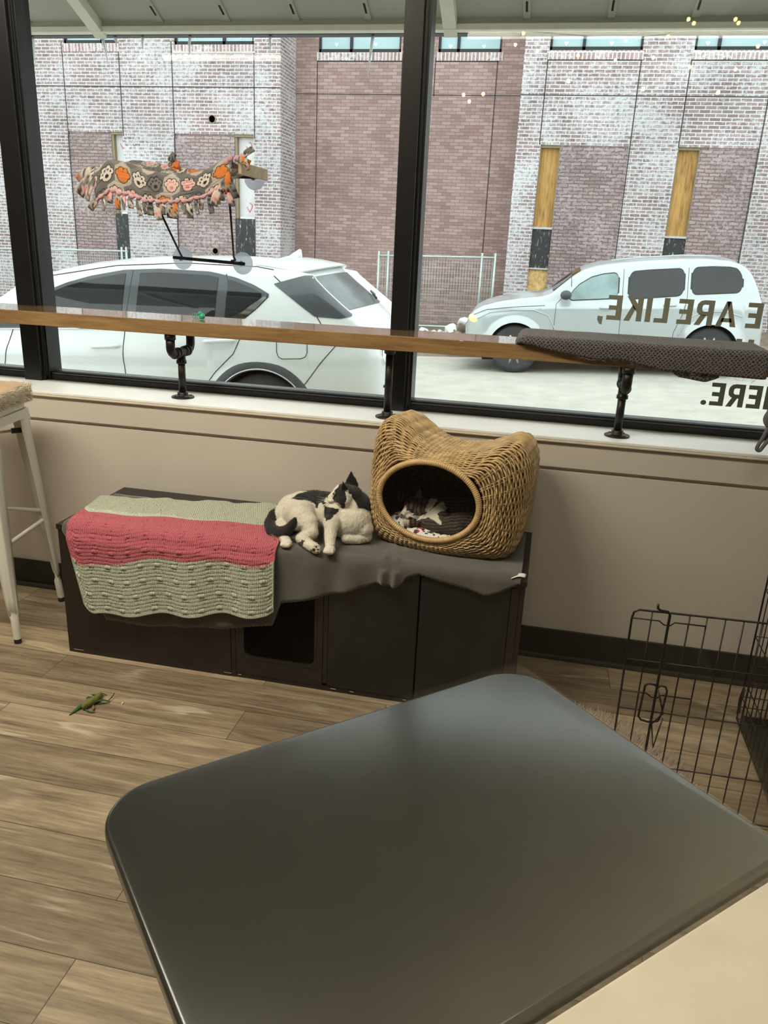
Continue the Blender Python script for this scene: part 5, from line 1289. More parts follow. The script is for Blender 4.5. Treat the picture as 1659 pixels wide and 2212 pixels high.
# ================================================================ FENCES
M_galv = mat('galvanised_steel', (0.42, 0.47, 0.46, 1), 0.45, 0.4)
def fence(name, label, x0, x1, y, z0, z1, posts):
    t = thing(name, label, 'fence', (x0, y, z0), group=None)
    h = z1 - z0; w = x1 - x0; dz = GR * w * 0.5
    def S3(x, z): return Vector((x, 0, z + GR * x * .5))
    bm = bmesh.new(); n = int(w / 0.052)
    for k in range(n + 1): x = w * k / n; tube(bm, [S3(x, .06), S3(x, h - .04)], 0.0035, 4)
    m = int(h / 0.10)
    for k in range(m + 1): z = .06 + (h - .10) * k / m; tube(bm, [S3(0, z), S3(w, z)], 0.0035, 4)
    obj('mesh_infill', bm, M_galv, t)
    bm = bmesh.new(); tube(bm, [S3(0, h - .04), S3(w, h - .04)], 0.019, 8); tube(bm, [S3(0, .06), S3(w, .06)], 0.019, 8); obj('rail', bm, M_galv, t)
    for px in posts: obj('post', T([S3(px, 0), S3(px, h + .04)], 0.021, 8), M_galv, t)
    return t
fence('wire_fence', 'galvanised wire mesh fence panel in front of the dark brick bay', -3.30, -1.10, 15.0, 0.0, 1.36, (0.02, 0.20, 1.95, 2.19))
fence('wire_fence', 'long galvanised wire mesh fence beyond the front of the white car', -13.5, -8.45, 15.0, -0.60, 1.08, (0.0, 2.5, 4.93, 5.03))

# ================================================================ BRICK BUILDING
def brick_mat(name, c1, c2, mort, msize, smear, smearcol, rough_=0.9, row=0.066, bw=0.200, bias=0.0, bump=0.3, noise_=0.0):
    m, nt, b = newmat(name); L = nt.links; N = nt.nodes
    t = N.new('ShaderNodeTexCoord'); sx = N.new('ShaderNodeSeparateXYZ'); L.new(t.outputs['Object'], sx.inputs[0]); cx = N.new('ShaderNodeCombineXYZ')
    ad = N.new('ShaderNodeMath'); ad.operation = 'ADD'; L.new(sx.outputs['X'], ad.inputs[0]); L.new(sx.outputs['Y'], ad.inputs[1])
    L.new(ad.outputs[0], cx.inputs['X']); L.new(sx.outputs['Z'], cx.inputs['Y'])
    n0 = N.new('ShaderNodeTexNoise'); n0.inputs['Scale'].default_value = 13; n0.inputs['Detail'].default_value = 3; L.new(cx.outputs[0], n0.inputs['Vector'])
    wb_ = N.new('ShaderNodeVectorMath'); wb_.operation = 'MULTIPLY_ADD'; wb_.inputs[1].default_value = (noise_, noise_, 0); L.new(n0.outputs['Color'], wb_.inputs[0]); L.new(cx.outputs[0], wb_.inputs[2])
    br = N.new('ShaderNodeTexBrick'); br.inputs['Scale'].default_value = 1; br.inputs['Brick Width'].default_value = bw; br.inputs['Row Height'].default_value = row
    br.inputs['Mortar Size'].default_value = msize; br.inputs['Mortar Smooth'].default_value = 0.15; br.inputs['Bias'].default_value = bias
    br.inputs['Color1'].default_value = c1; br.inputs['Color2'].default_value = c2; br.inputs['Mortar'].default_value = mort; br.offset = 0.5; br.squash = 1
    L.new(wb_.outputs[0], br.inputs['Vector'])
    n1 = N.new('ShaderNodeTexNoise'); n1.inputs['Scale'].default_value = 1.1; n1.inputs['Detail'].default_value = 3; L.new(cx.outputs[0], n1.inputs['Vector'])
    n2 = N.new('ShaderNodeTexNoise'); n2.inputs['Scale'].default_value = 14; n2.inputs['Detail'].default_value = 5; n2.inputs['Roughness'].default_value = .7; L.new(cx.outputs[0], n2.inputs['Vector'])
    ml = N.new('ShaderNodeMath'); ml.operation = 'MULTIPLY_ADD'; ml.inputs[1].default_value = 0.55; L.new(n1.outputs['Fac'], ml.inputs[0]); L.new(n2.outputs['Fac'], ml.inputs[2])
    rp = N.new('ShaderNodeMapRange'); rp.inputs[1].default_value = 0.82 - smear * .3; rp.inputs[2].default_value = 0.98 - smear * .25; rp.inputs[4].default_value = 0.85 if smear else 0; L.new(ml.outputs[0], rp.inputs[0])
    mx = N.new('ShaderNodeMix'); mx.data_type = 'RGBA'; L.new(rp.outputs[0], mx.inputs[0]); L.new(br.outputs['Color'], mx.inputs[6]); mx.inputs[7].default_value = smearcol
    n3 = N.new('ShaderNodeTexNoise'); n3.inputs['Scale'].default_value = 0.9; n3.inputs['Detail'].default_value = 2; L.new(cx.outputs[0], n3.inputs['Vector'])
    hs = N.new('ShaderNodeHueSaturation'); mr = N.new('ShaderNodeMapRange'); mr.inputs[1].default_value = 0.3; mr.inputs[2].default_value = 0.7; mr.inputs[3].default_value = 0.88; mr.inputs[4].default_value = 1.12
    L.new(n3.outputs['Fac'], mr.inputs[0]); L.new(mr.outputs[0], hs.inputs['Value']); L.new(mx.outputs[2], hs.inputs['Color'])
    L.new(hs.outputs['Color'], b.inputs['Base Color']); b.inputs['Roughness'].default_value = rough_; b.inputs['Specular IOR Level'].default_value = 0.2
    bp = N.new('ShaderNodeBump'); bp.inputs['Strength'].default_value = bump; bp.inputs['Distance'].default_value = 0.01; bp.invert = True
    L.new(br.outputs['Fac'], bp.inputs['Height']); L.new(bp.outputs['Normal'], b.inputs['Normal'])
    return m
MB_pale = brick_mat('pale_mortar_brick', (0.20, 0.138, 0.138, 1), (0.31, 0.225, 0.225, 1), (0.60, 0.61, 0.62, 1), 0.0080, 0.28, (0.52, 0.52, 0.53, 1), noise_=0.008)
MB_dark = brick_mat('red_brown_brick', (0.265, 0.168, 0.152, 1), (0.38, 0.27, 0.25, 1), (0.17, 0.125, 0.12, 1), 0.0050, 0.0, (0.32, 0.28, 0.26, 1), noise_=0.003)
MB_rough = brick_mat('unpointed_brick', (0.24, 0.175, 0.172, 1), (0.36, 0.275, 0.27, 1), (0.16, 0.115, 0.115, 1), 0.010, 0.10, (0.42, 0.37, 0.37, 1), noise_=0.05, bump=0.8)
MB_sold = brick_mat('soldier_brick', (0.26, 0.17, 0.16, 1), (0.42, 0.31, 0.30, 1), (0.70, 0.70, 0.70, 1), 0.010, 0.2, (0.6, 0.6, 0.6, 1), row=0.30, bw=0.078, noise_=0.003)
bld = thing('brick_building', 'large brick building with pale mortar wings and a darker recessed bay', 'building', (0, 17.0, 0)); 
def BP(name, bm, m, smooth=False):
    o = obj(name, bm, m, bld, smooth); o.location = (0, -17.0, 0); return o
# wing walls built around their openings
def wall_with(xs, zs, holes, y0, y1, bm):
    xs = sorted(set(xs)); zs = sorted(set(zs))
    for i in range(len(xs) - 1):
        for j in range(len(zs) - 1):
            cx, cz = (xs[i] + xs[i + 1]) / 2, (zs[j] + zs[j + 1]) / 2
            if any(h[0] < cx < h[1] and h[2] < cz < h[3] for h in holes): continue
            box(bm, xs[i], xs[i + 1], y0, y1, zs[j], zs[j + 1])
def wing(x0, x1, holes, zb, y0=17.0, y1=17.35, m=None, z1=7.2):
    bm = bmesh.new(); xs = [x0, x1]; zs = [zb, z1]
    for h in holes: xs += [h[0], h[1]]; zs += [h[2], h[3]]
    wall_with(xs, zs, holes, y0, y1, bm); bmesh.ops.remove_doubles(bm, verts=bm.verts, dist=1e-5); return BP('wing_wall' if m is MB_pale else 'bay_wall', bm, m)
STR = [(-0.56, -0.17), (2.02, 2.43), (-9.81, -9.52), (-6.95, -6.51)]
RWIN = [(-0.57, 1.13, 5.13), (2.04, 3.44, 5.13), (4.6, 6.3, 5.13)]
LWIN = [(-10.78, -9.51, 5.27), (-8.24, -6.49, 5.24), (-13.6, -12.2, 5.3)]
CWIN = [(-5.42, -3.64, 5.31), (-2.86, -1.56, 5.31)]
BOT = -1.0
HR = [(a, b2, z, z + 1.5) for a, b2, z in RWIN] + [(-0.56, -0.17, BOT, 3.50), (2.02, 2.43, BOT, 3.51)] + [(-0.17, 1.11, BOT, 3.50), (2.43, 3.45, BOT, 3.51)]
HL = [(a, b2, z, z + 1.5) for a, b2, z in LWIN] + [(-9.81, -9.52, BOT, 3.58), (-6.95, -6.51, BOT, 3.58), (-10.82, -9.81, BOT, 3.57), (-8.30, -6.95, BOT, 3.57)]
wing(-1.035, 12, HR, BOT, m=MB_pale); wing(-18, -5.92, HL, BOT, m=MB_pale)
BP('wing_wall', B(-6.27, -5.92, 17.35, 18.1, BOT, 7.2), MB_pale); BP('wing_wall', B(-1.035, -0.7, 17.35, 18.1, BOT, 7.2), MB_pale)
HC = [(a, b2, z, z + 1.5) for a, b2, z in CWIN]; wing(-5.93, -1.03, HC, BOT, 18.0, 18.3, m=MB_dark)
for (a, b2, z) in ((-0.17, 1.11, 3.50), (2.43, 3.45, 3.51), (-10.82, -9.81, 3.57), (-8.30, -6.95, 3.57)): BP('brick_panel', B(a, b2, 17.02, 17.3, BOT, z), MB_rough)
M_wglass = mat('upper_window_glass', (0.30, 0.42, 0.44, 1), 0.06, var=0.1, scale=.8, spec=0.8)
M_jnt = mat('expansion_joint', (0.045, 0.035, 0.035, 1), 0.9)
M_heart = mat('pale_sticker', (0.62, 0.82, 0.80, 1), 0.8)
def upwin(a, b2, z, y, mull, hearts=()):
    bm = bmesh.new(); w = 0.045
    box(bm, a, b2, y + .05, y + .14, z, z + .07); box(bm, a, b2, y + .05, y + .14, z + 1.43, z + 1.5)
    for x in (a, b2 - w) : box(bm, x, x + w, y + .05, y + .14, z, z + 1.5)
    for x in mull: box(bm, x - .03, x + .03, y + .05, y + .14, z, z + 1.5)
    f = BP('window', bm, M_frame)
    g = obj('pane', B(a + .04, b2 - .04, y + .09, y + .10, z + .06, z + 1.45), M_wglass, f, False)
    if hearts:
        bm = bmesh.new()
        for (hx, hz) in hearts:
            pts = [(hx + .042 * (16 * math.sin(t) ** 3) / 16, hz + .045 * (13 * math.cos(t) - 5 * math.cos(2 * t) - 2 * math.cos(3 * t) - math.cos(4 * t)) / 16) for t in [2 * PI * k / 20 for k in range(20)]]
            prism(bm, pts, y + .084, y + .088)
        bmesh.ops.recalc_face_normals(bm, faces=bm.faces); obj('heart_sticker', bm, M_heart, f, False)
    BP('soldier_course', B(a - .03, b2 + .03, y - .012, y + .05, z - .155, z - .005), MB_sold)
upwin(-0.57, 1.13, 5.13, 17.0, (0.06,), ((-0.27, 5.26), (0.56, 5.26))); upwin(2.04, 3.44, 5.13, 17.0, (2.47,), ((2.27, 5.26), (3.24, 5.27))); upwin(4.6, 6.3, 5.13, 17.0, (5.4,))
upwin(-10.78, -9.51, 5.27, 17.0, (-9.9,)); upwin(-8.24, -6.49, 5.24, 17.0, (-7.15,), ((-7.8, 5.40), (-6.8, 5.40))); upwin(-13.6, -12.2, 5.3, 17.0, (-12.9,))
upwin(-5.42, -3.64, 5.31, 18.0, (-4.72,), ((-5.05, 5.47), (-4.2, 5.47))); upwin(-2.86, -1.56, 5.31, 18.0, (-2.45,), ((-2.62, 5.43), (-1.93, 5.43)))
bm = bmesh.new()
def jv(x, z0, z1, y): box(bm, x - .010, x + .010, y - .003, y + .01, z0, z1)
def jh(x0, x1, z, y): box(bm, x0, x1, y - .003, y + .01, z - .009, z + .009)
jh(-1.03, 10, 4.37, 17.0); jh(-18, -5.93, 4.46, 17.0); jh(-5.9, -1.04, 4.52, 18.0)
for x in (-0.585, 1.13, 2.02, 3.46): jv(x, 3.5, 5.1, 17.0)
for x in (1.13, 3.46): jv(x, BOT, 3.5, 17.0)
for x in (-10.82, -9.50, -8.30, -6.49): jv(x, 3.5, 5.3, 17.0)
for x in (-10.83, -8.31): jv(x, BOT, 3.5, 17.0)
for x in (-5.44, -3.60, -2.90): jv(x, 4.5, 5.2, 18.0)
jv(-5.44, BOT, 4.5, 18.0); jv(-1.62, BOT, 5.2, 18.0)
jh(-5.44, -3.6, 5.14, 18.0); jh(-2.9, -1.6, 5.14, 18.0); jh(-.58, 1.13, 4.965, 17.0); jh(2.02, 3.46, 4.965, 17.0)
BP('expansion_joints', bm, M_jnt)
# boarded slots
M_osb = mat('osb_board', (0.55, 0.36, 0.15, 1), 0.85, var=0.35, scale=16)
M_tar = mat('black_membrane', (0.018, 0.018, 0.018, 1), 0.6, var=0.2, scale=10)
nt = M_tar.node_tree; N = nt.nodes; L = nt.links; b = N['Principled BSDF']; tcn = N.new('ShaderNodeTexCoord'); mpn = N.new('ShaderNodeMapping'); mpn.inputs['Scale'].default_value = (3, 3, 1); L.new(tcn.outputs['Object'], mpn.inputs['Vector'])
sp = N.new('ShaderNodeTexNoise'); sp.inputs['Scale'].default_value = 7; sp.inputs['Detail'].default_value = 8; sp.inputs['Roughness'].default_value = .75; L.new(mpn.outputs[0], sp.inputs['Vector'])
rr = N.new('ShaderNodeValToRGB'); rr.color_ramp.elements[0].position = 0.56; rr.color_ramp.elements[0].color = (0.016, 0.017, 0.017, 1); rr.color_ramp.elements[1].position = 0.68; rr.color_ramp.elements[1].color = (0.5, 0.5, 0.5, 1); L.new(sp.outputs['Fac'], rr.inputs['Fac']); L.new(rr.outputs['Color'], b.inputs['Base Color'])
M_wrap = mat('white_house_wrap', (0.62, 0.60, 0.60, 1), 0.7, var=0.08, scale=5)
M_ledge = mat('concrete_ledge', (0.45, 0.44, 0.42, 1), 0.9)
M_tim = mat('weathered_timber', (0.24, 0.19, 0.12, 1), 0.9)
for (a, c, zt, zm, zb_) in ((-0.56, -0.17, 3.50, 1.99, 1.20), (2.02, 2.43, 3.51, 1.92, 1.1)):
    s_ = BP('boarded_slot', B(a + .02, c - .02, 17.12, 17.14, zm, zt - .05), M_ply)
    obj('lintel', B(a, c, 17.03, 17.3, zt - .05, zt), M_tim, s_, False); obj('membrane', B(a, c, 17.06, 17.14, zb_, zm - .04), M_tar, s_, False)
    obj('ledge', B(a, c, 17.03, 17.14, zm - .04, zm), M_ledge, s_, False); obj('particle_board', B(a, c, 17.10, 17.14, BOT, zb_ - .03), M_osb, s_, False); obj('ledge', B(a, c, 17.05, 17.14, zb_ - .03, zb_), M_ledge, s_, False)
    obj('jamb', B(a, a + .02, 17.03, 17.14, zm, zt - .05), M_tim, s_, False); obj('jamb', B(c - .02, c, 17.03, 17.14, zm, zt - .05), M_tim, s_, False)
M_pinkink = mat('pink_print', (0.72, 0.22, 0.34, 1), 0.8)
for (a, c) in ((-9.81, -9.52), (-6.95, -6.51)):
    s_ = BP('boarded_slot', B(a + .02, c - .005, 17.14, 17.15, 1.95, 3.53), M_wrap)
    obj('lintel', B(a, c, 17.02, 17.3, 3.53, 3.58), M_tim, s_, False); obj('jamb', B(a, a + .055, 17.04, 17.14, 1.9, 3.53), M_tim, s_, False); obj('membrane', B(a, c + .02, 16.995, 17.10, BOT, 1.92), M_tar, s_, False)
    bm = bmesh.new()
    for k, z in enumerate((3.35, 2.75, 2.15)):
        cx = (a + c) / 2 + .06; pts = [(cx + .05 * math.sin(t) + .02 * math.sin(2 * t), 17.135, z + .09 * math.cos(t)) for t in [2 * PI * q / 18 for q in range(15)]]
        tube(bm, pts, 0.010, 4)
    obj('printed_marks', bm, M_pinkink, s_)
for (x, z, r_) in ((-7.43, 3.86, .085), (-7.43, 1.22, .075)):
    bm = bmesh.new(); lathe(bm, [(r_ * .8, .0), (r_ * .8, -.01), (r_, -.012), (r_, .01)], 20, Matrix.Translation((x, 16.995, z)) @ Matrix.Rotation(-PI / 2, 4, 'X')); BP('wall_pipe_hole', bm, M_tim)
    bm = bmesh.new(); lathe(bm, [(.001, 0), (r_ * .8, .0)], 20, Matrix.Translation((x, 16.990, z)) @ Matrix.Rotation(-PI / 2, 4, 'X')); BP('wall_pipe_opening', bm, M_dark)

# ================================================================ AWNING
aw = thing('shop_awning', 'grey metal awning sloping down over the shop windows', 'awning', (-0.8, 3.2, 2.9))
M_aw = mat('awning_sheet', (0.40, 0.40, 0.33, 1), 0.6, var=0.05, scale=2); M_awl = mat('awning_rib', (0.74, 0.72, 0.60, 1), 0.5, var=0.04)
def AWP(name, bm, m): o = obj(name, bm, m, aw, False); o.location = (0.8, -3.2, -2.9); return o
SL = math.tan(math.radians(24.4)); Y1, Z1 = 4.45, 2.562
def aty(y): return Z1 + (Y1 - y) * SL
def ribm(bm, x0, x1, hb, ht, ya=3.2, yb=Y1):
    prism_pts = [(ya, aty(ya) - hb), (yb, aty(yb) - hb), (yb, aty(yb) + ht), (ya, aty(ya) + ht)]
    a = [bm.verts.new((x0, p[0], p[1])) for p in prism_pts]; b3 = [bm.verts.new((x1, p[0], p[1])) for p in prism_pts]
    bm.faces.new(a); bm.faces.new(b3[::-1])
    for i in range(4): bm.faces.new((a[i], b3[i], b3[(i + 1) % 4], a[(i + 1) % 4]))
bm = bmesh.new(); ribm(bm, -6.0, 4.0, 0.0, 0.02); bmesh.ops.recalc_face_normals(bm, faces=bm.faces); AWP('metal_sheet', bm, M_aw)
for x in (-4.52, -2.585, -0.647, 1.29, 3.2):
    bm = bmesh.new(); ribm(bm, x - .033, x + .033, 0.055, 0.0); bmesh.ops.recalc_face_normals(bm, faces=bm.faces); AWP('rafter', bm, M_awl)
for x in (-3.36, -2.997, -2.208, -1.827, -1.447, -1.067, -0.272, 0.127, 0.512, 0.90, 1.66):
    bm = bmesh.new(); ribm(bm, x - .018, x + .018, 0.008, 0.0); bmesh.ops.recalc_face_normals(bm, faces=bm.faces); r_ = AWP('seam_strip', bm, M_aw)
    bm = bmesh.new()
    for k in range(6):
        y = 3.4 + k * 0.18; ribm(bm, x - .005, x + .005, 0.0095, 0, y, y + .06)
    bmesh.ops.recalc_face_normals(bm, faces=bm.faces); obj('slot', bm, M_dark, r_, False)
AWP('edge_beam', B(-6, 4, 4.395, 4.455, 2.528, 2.556, bev=.003), M_awl); AWP('gutter', B(-6, 4, 4.457, 4.52, 2.526, 2.60), M_black)
AWP('beam_flange', B(-6, 4, 4.41, 4.457, 2.556, 2.60), M_aw)
M_ice, nt_, b_ = newmat('ice'); b_.inputs['Base Color'].default_value = (0.86, 0.9, 0.93, 1); b_.inputs['Roughness'].default_value = 0.15; b_.inputs['Alpha'].default_value = 0.8
ICL = {-3.035: 'icicle on the awning edge closest to the left window mullion', -2.60: 'long leaning icicle below the left awning rafter', -2.52: 'tiny icicle just right of the left awning rafter',
    -2.36: 'short icicle above the left brick wing window', -2.08: 'medium icicle left of the middle pane centre, above the cat perch', -1.62: 'short icicle above the corner of the left brick wing', -1.06: 'longest icicle, hanging in front of the recessed brick bay'}
for (x, l, lean) in ((-3.035, .14, .0), (-2.60, .13, .02), (-2.52, .05, .0), (-2.08, .11, -.01), (-1.06, .20, -.02), (-1.62, .07, 0), (-2.36, .06, 0)):
    pts = [(x + lean * k / 6 + random.uniform(-.003, .003), 4.49, 2.526 - l * k / 6) for k in range(7)]
    o = obj('icicle', T(pts, [.009, .008, .0075, .006, .005, .0035, .001], 8), M_ice)
    tag(o, ICL[x], 'icicle', 'icicles along the awning edge')

# ================================================================ CARS
def car_body(P):
    """returns the side half-width function and the top profile for a car description"""
    def top(x): return interp(P['tx'], P['tz'], x)
    def hw(x, z):
        W = P['w'] / 2; x0, x1 = P['x0'], P['x1']
        # plan rounding at both ends
        d0 = (x - x0) / P['rf']; d1 = (x1 - x) / P['rr']; k = 0
        if d0 < 1: k += P['cf'] * (1 - math.sqrt(max(0, 1 - (1 - max(0, d0)) ** 2)))
        if d1 < 1: k += P['cr'] * (1 - math.sqrt(max(0, 1 - (1 - max(0, d1)) ** 2)))
        h = W - k
        bl = interp(P['bx'], P['bz'], x)
        if z > bl: h -= P['tum'] * ((z - bl) / max(.1, P['roof'] - bl)) ** 1.25
        h -= 0.035 * max(0, (z - (bl - .12)) / .12) if bl - .12 < z <= bl else (0.035 if z > bl else 0)
        if z < 0.45: h -= 0.05 * ((0.45 - z) / 0.25) ** 2
        h += 0.012 * math.exp(-((z - P['crease']) / 0.05) ** 2)
        for wx in P['wheels']:
            dd = math.hypot(x - wx, z - P['wr']); e = P['ar']
            if e < dd < e + .10 : h += P.get('flare', 0.02) * (1 - (dd - e) / .10)
            elif dd <= e: h += P.get('flare', 0.02)
        d = top(x) - z; r = P.get('er', 0.07)
        if 0 <= d < r: h -= r * 0.8 * (1 - math.sqrt(max(0, 1 - (1 - d / r) ** 2)))
        return max(0.05, h)
    return top, hw
def lerp_pts(xs, dens):
    out = []
    for a, b in zip(xs, xs[1:]):
        n = max(1, int((b - a) / dens)); out += [a + (b - a) * k / n for k in range(n)]
    return out + [xs[-1]]
def build_car(name, label, cat, P, place):
    t = thing(name, label, cat, place[0], rot=place[1])
    top, hw = car_body(P); x0, x1 = P['x0'], P['x1']
    xs = sorted(set(lerp_pts([x0, x1], 0.035) + [x0 + .004, x0 + .012, x0 + .025, x1 - .025, x1 - .012, x1 - .004] + P.get('extra', [])))
    def bot(x):
        z = P['rock']
        z += P.get('bf', 0.0) * max(0, 1 - (x - x0) / .5) + P.get('br', 0.1) * max(0, 1 - (x1 - x) / .5)
        for wx in P['wheels']:
            if abs(x - wx) < P['ar']: z = max(z, P['wr'] + math.sqrt(P['ar'] ** 2 - (x - wx) ** 2))
        return z
    NZ = 34; sides = {}
    bm = bmesh.new()
    def crown(x): return P['crown']
    for s in (-1, 1):
        rows = []
        for x in xs:
            zb, zt = bot(x), top(x); row = []
            for j in range(NZ):
                f = 1 - (1 - j / (NZ - 1)) ** 1.25; z = zb + (zt - zb) * f; row.append(Vector((x, s * hw(x, z), z)))
            rows.append(row)
        sides[s] = grid(bm, rows)
    NW = 15
    def ribbon(x, f):
        """f -1..1 across"""
        z = top(x); h = hw(x, z); return Vector((x + P.get('sweep', 0) * (f * f) * (-1 if x > (x0 + x1) / 2 else 1) * min(1, abs(x - (x0 + x1) / 2) / 1.2) ** 3, f * h, z + crown(x) * (1 - f * f)))
    rr_ = []
    for i, x in enumerate(xs):
        row = [sides[-1][i][NZ - 1]] + [bm.verts.new(ribbon(x, -1 + 2 * k / NW)) for k in range(1, NW)] + [sides[1][i][NZ - 1]]; rr_.append(row)
    for i in range(len(xs) - 1):
        for k in range(NW): bm.faces.new((rr_[i][k], rr_[i][k + 1], rr_[i + 1][k + 1], rr_[i + 1][k]))
    def cap(i, sgn):
        x = xs[i]; L_ = [sides[-1][i], sides[1][i]]; prev = None; A = []
        for j in range(NZ):
            a, b = L_[0][j], L_[1][j]; row = [a]
            for k in range(1, NW):
                f = -1 + 2 * k / NW; v = bm.verts.new((x + sgn * P['bulge'] * (1 - f * f) , a.co.y + (b.co.y - a.co.y) * (f + 1) / 2, a.co.z + (crown(x) * (1 - f * f) if j == NZ - 1 else crown(x) * (1 - f * f) * (j / (NZ - 1)) ** 6))) if j < NZ - 1 else rr_[i][k]
                row.append(v)
            row.append(b); A.append(row)
        for j in range(NZ - 1):
            for k in range(NW): bm.faces.new((A[j][k], A[j][k + 1], A[j + 1][k + 1], A[j + 1][k]))
    cap(0, -1); cap(len(xs) - 1, 1)
    bmesh.ops.recalc_face_normals(bm, faces=bm.faces)
    body = obj('body', bm, P['paint'], t)
    # dark underside
    bm = bmesh.new(); box(bm, x0 + .25, x1 - .25, -P['w'] / 2 + .20, P['w'] / 2 - .20, 0.16, 0.62); obj('underbody', bm, M_dark, t, False)
    for wx in P['wheels']:
        for s in (-1, 1):
            bm = bmesh.new(); pts = [(wx + (P['ar'] + .004) * math.cos(a), s * (P['w'] / 2 - .06), P['wr'] + (P['ar'] + .004) * math.sin(a)) for a in [PI * k / 24 for k in range(25)]]
            rows = [[Vector((p[0], p[1] - s * .22 * j, p[2])) for j in range(2)] for p in pts]; grid(bm, rows); obj('wheel_liner', bm, M_dark, t)
    def patch(nm, m, xa, xb, lo, hi, s, off=0.004, parent=None, nx=72, nz=10, both=False):
        rows = []
        for i in range(nx + 1):
            x = xa + (xb - xa) * i / nx; a, b = lo(x), hi(x); rows.append([Vector((x, s * (hw(x, a + (b - a) * j / nz) + off), a + (b - a) * j / nz)) for j in range(nz + 1)])
        bm = bmesh.new(); grid(bm, rows)
        return obj(nm, bm, m, parent or t)
    def seam(nm, pts, s, r=0.0035, m=None, off=0.001):
        P3 = []
        for a, b in zip(pts, pts[1:]):
            n = max(1, int(math.hypot(b[0] - a[0], b[1] - a[1]) / .03)); P3 += [(a[0] + (b[0] - a[0]) * k / n, a[1] + (b[1] - a[1]) * k / n) for k in range(n)]
        P3.append(pts[-1]); bm = bmesh.new(); tube(bm, [(x, s * (hw(x, z) + off), z) for x, z in P3], r, 6); return obj(nm, bm, m or M_jnt, t)
    def wheel(wx, s, spokes=10):
        MM = Matrix.Translation((wx, s * (P['w'] / 2 - .13), P['wr'])) @ Matrix.Rotation(-s * PI / 2, 4, 'X'); R = P['wr']
        bm = bmesh.new(); lathe(bm, [(R * .68, -.10), (R * .92, -.10), (R, -.07), (R, .07), (R * .94, .105), (R * .78, .115), (R * .68, .10)], 40, MM); w = obj('wheel', bm, M_tyre, t)
        bm = bmesh.new(); lathe(bm, [(R * .68, -.09), (R * .69, .095), (R * .63, .098), (R * .60, .06), (R * .60, -.08)], 40, MM); obj('rim', bm, M_alloy, w)
        bm = bmesh.new()
        for k in range(spokes):
            a = 2 * PI * k / spokes; tube(bm, [MM @ Vector((R * .08 * math.cos(a), R * .08 * math.sin(a), .075)), MM @ Vector((R * .62 * math.cos(a), R * .62 * math.sin(a), .085))], [.026, .020], 6)
        lathe(bm, [(R * .16, .05), (R * .15, .095), (0.002, .10)], 20, MM); obj('spokes', bm, M_alloy, w)
        bm = bmesh.new(); lathe(bm, [(0.001, .0), (R * .60, .0)], 30, MM); obj('brake_disc', bm, M_dark, w)
    for wx in P['wheels']:
        for s in (-1, 1): wheel(wx, s)
    return t, top, hw, ribbon, patch, seam
M_tyre = mat('tyre_rubber', (0.035, 0.035, 0.036, 1), 0.8, var=0.2, scale=20); M_alloy = mat('alloy', (0.45, 0.46, 0.47, 1), 0.35, 0.6)
M_wpaint = mat('pearl_white_paint', (0.66, 0.68, 0.67, 1), 0.28, var=0.02, scale=2, coat=0.6)
# road grime rising from the sills
def grime(m, z0, z1, col, amt):
    nt = m.node_tree; N = nt.nodes; L = nt.links; b = N['Principled BSDF']; t = N.new('ShaderNodeTexCoord'); sx = N.new('ShaderNodeSeparateXYZ'); L.new(t.outputs['Object'], sx.inputs[0])
    n = N.new('ShaderNodeTexNoise'); n.inputs['Scale'].default_value = 3; n.inputs['Detail'].default_value = 6; L.new(t.outputs['Object'], n.inputs['Vector'])
    r = N.new('ShaderNodeMapRange'); r.inputs[1].default_value = z1; r.inputs[2].default_value = z0; r.inputs[4].default_value = amt; L.new(sx.outputs['Z'], r.inputs[0])
    mu = N.new('ShaderNodeMath'); mu.operation = 'MULTIPLY'; L.new(r.outputs[0], mu.inputs[0]); L.new(n.outputs['Fac'], mu.inputs[1]); mx = N.new('ShaderNodeMix'); mx.data_type = 'RGBA'; L.new(mu.outputs[0], mx.inputs[0])
    L.new(b.inputs['Base Color'].links[0].from_socket, mx.inputs[6]); mx.inputs[7].default_value = col; L.new(mx.outputs[2], b.inputs['Base Color'])
grime(M_wpaint, 0.25, 0.85, (0.42, 0.36, 0.27, 1), 1.1)
M_tint = mat('tinted_car_glass', (0.014, 0.015, 0.016, 1), 0.03, var=0.3, scale=2, spec=0.5)
M_rglass = mat('dusty_rear_glass', (0.075, 0.085, 0.088, 1), 0.25, var=0.4, scale=5, spec=0.6)
M_clad = mat('grey_plastic_cladding', (0.055, 0.058, 0.062, 1), 0.65, var=0.2, scale=12)
M_gloss = mat('pillar_gloss_black', (0.055, 0.060, 0.068, 1), 0.25, coat=0.4)
M_chrome = mat('chrome', (0.75, 0.78, 0.8, 1), 0.08, 1.0)
M_red = mat('tail_lens', (0.30, 0.015, 0.015, 1), 0.15, coat=0.8)

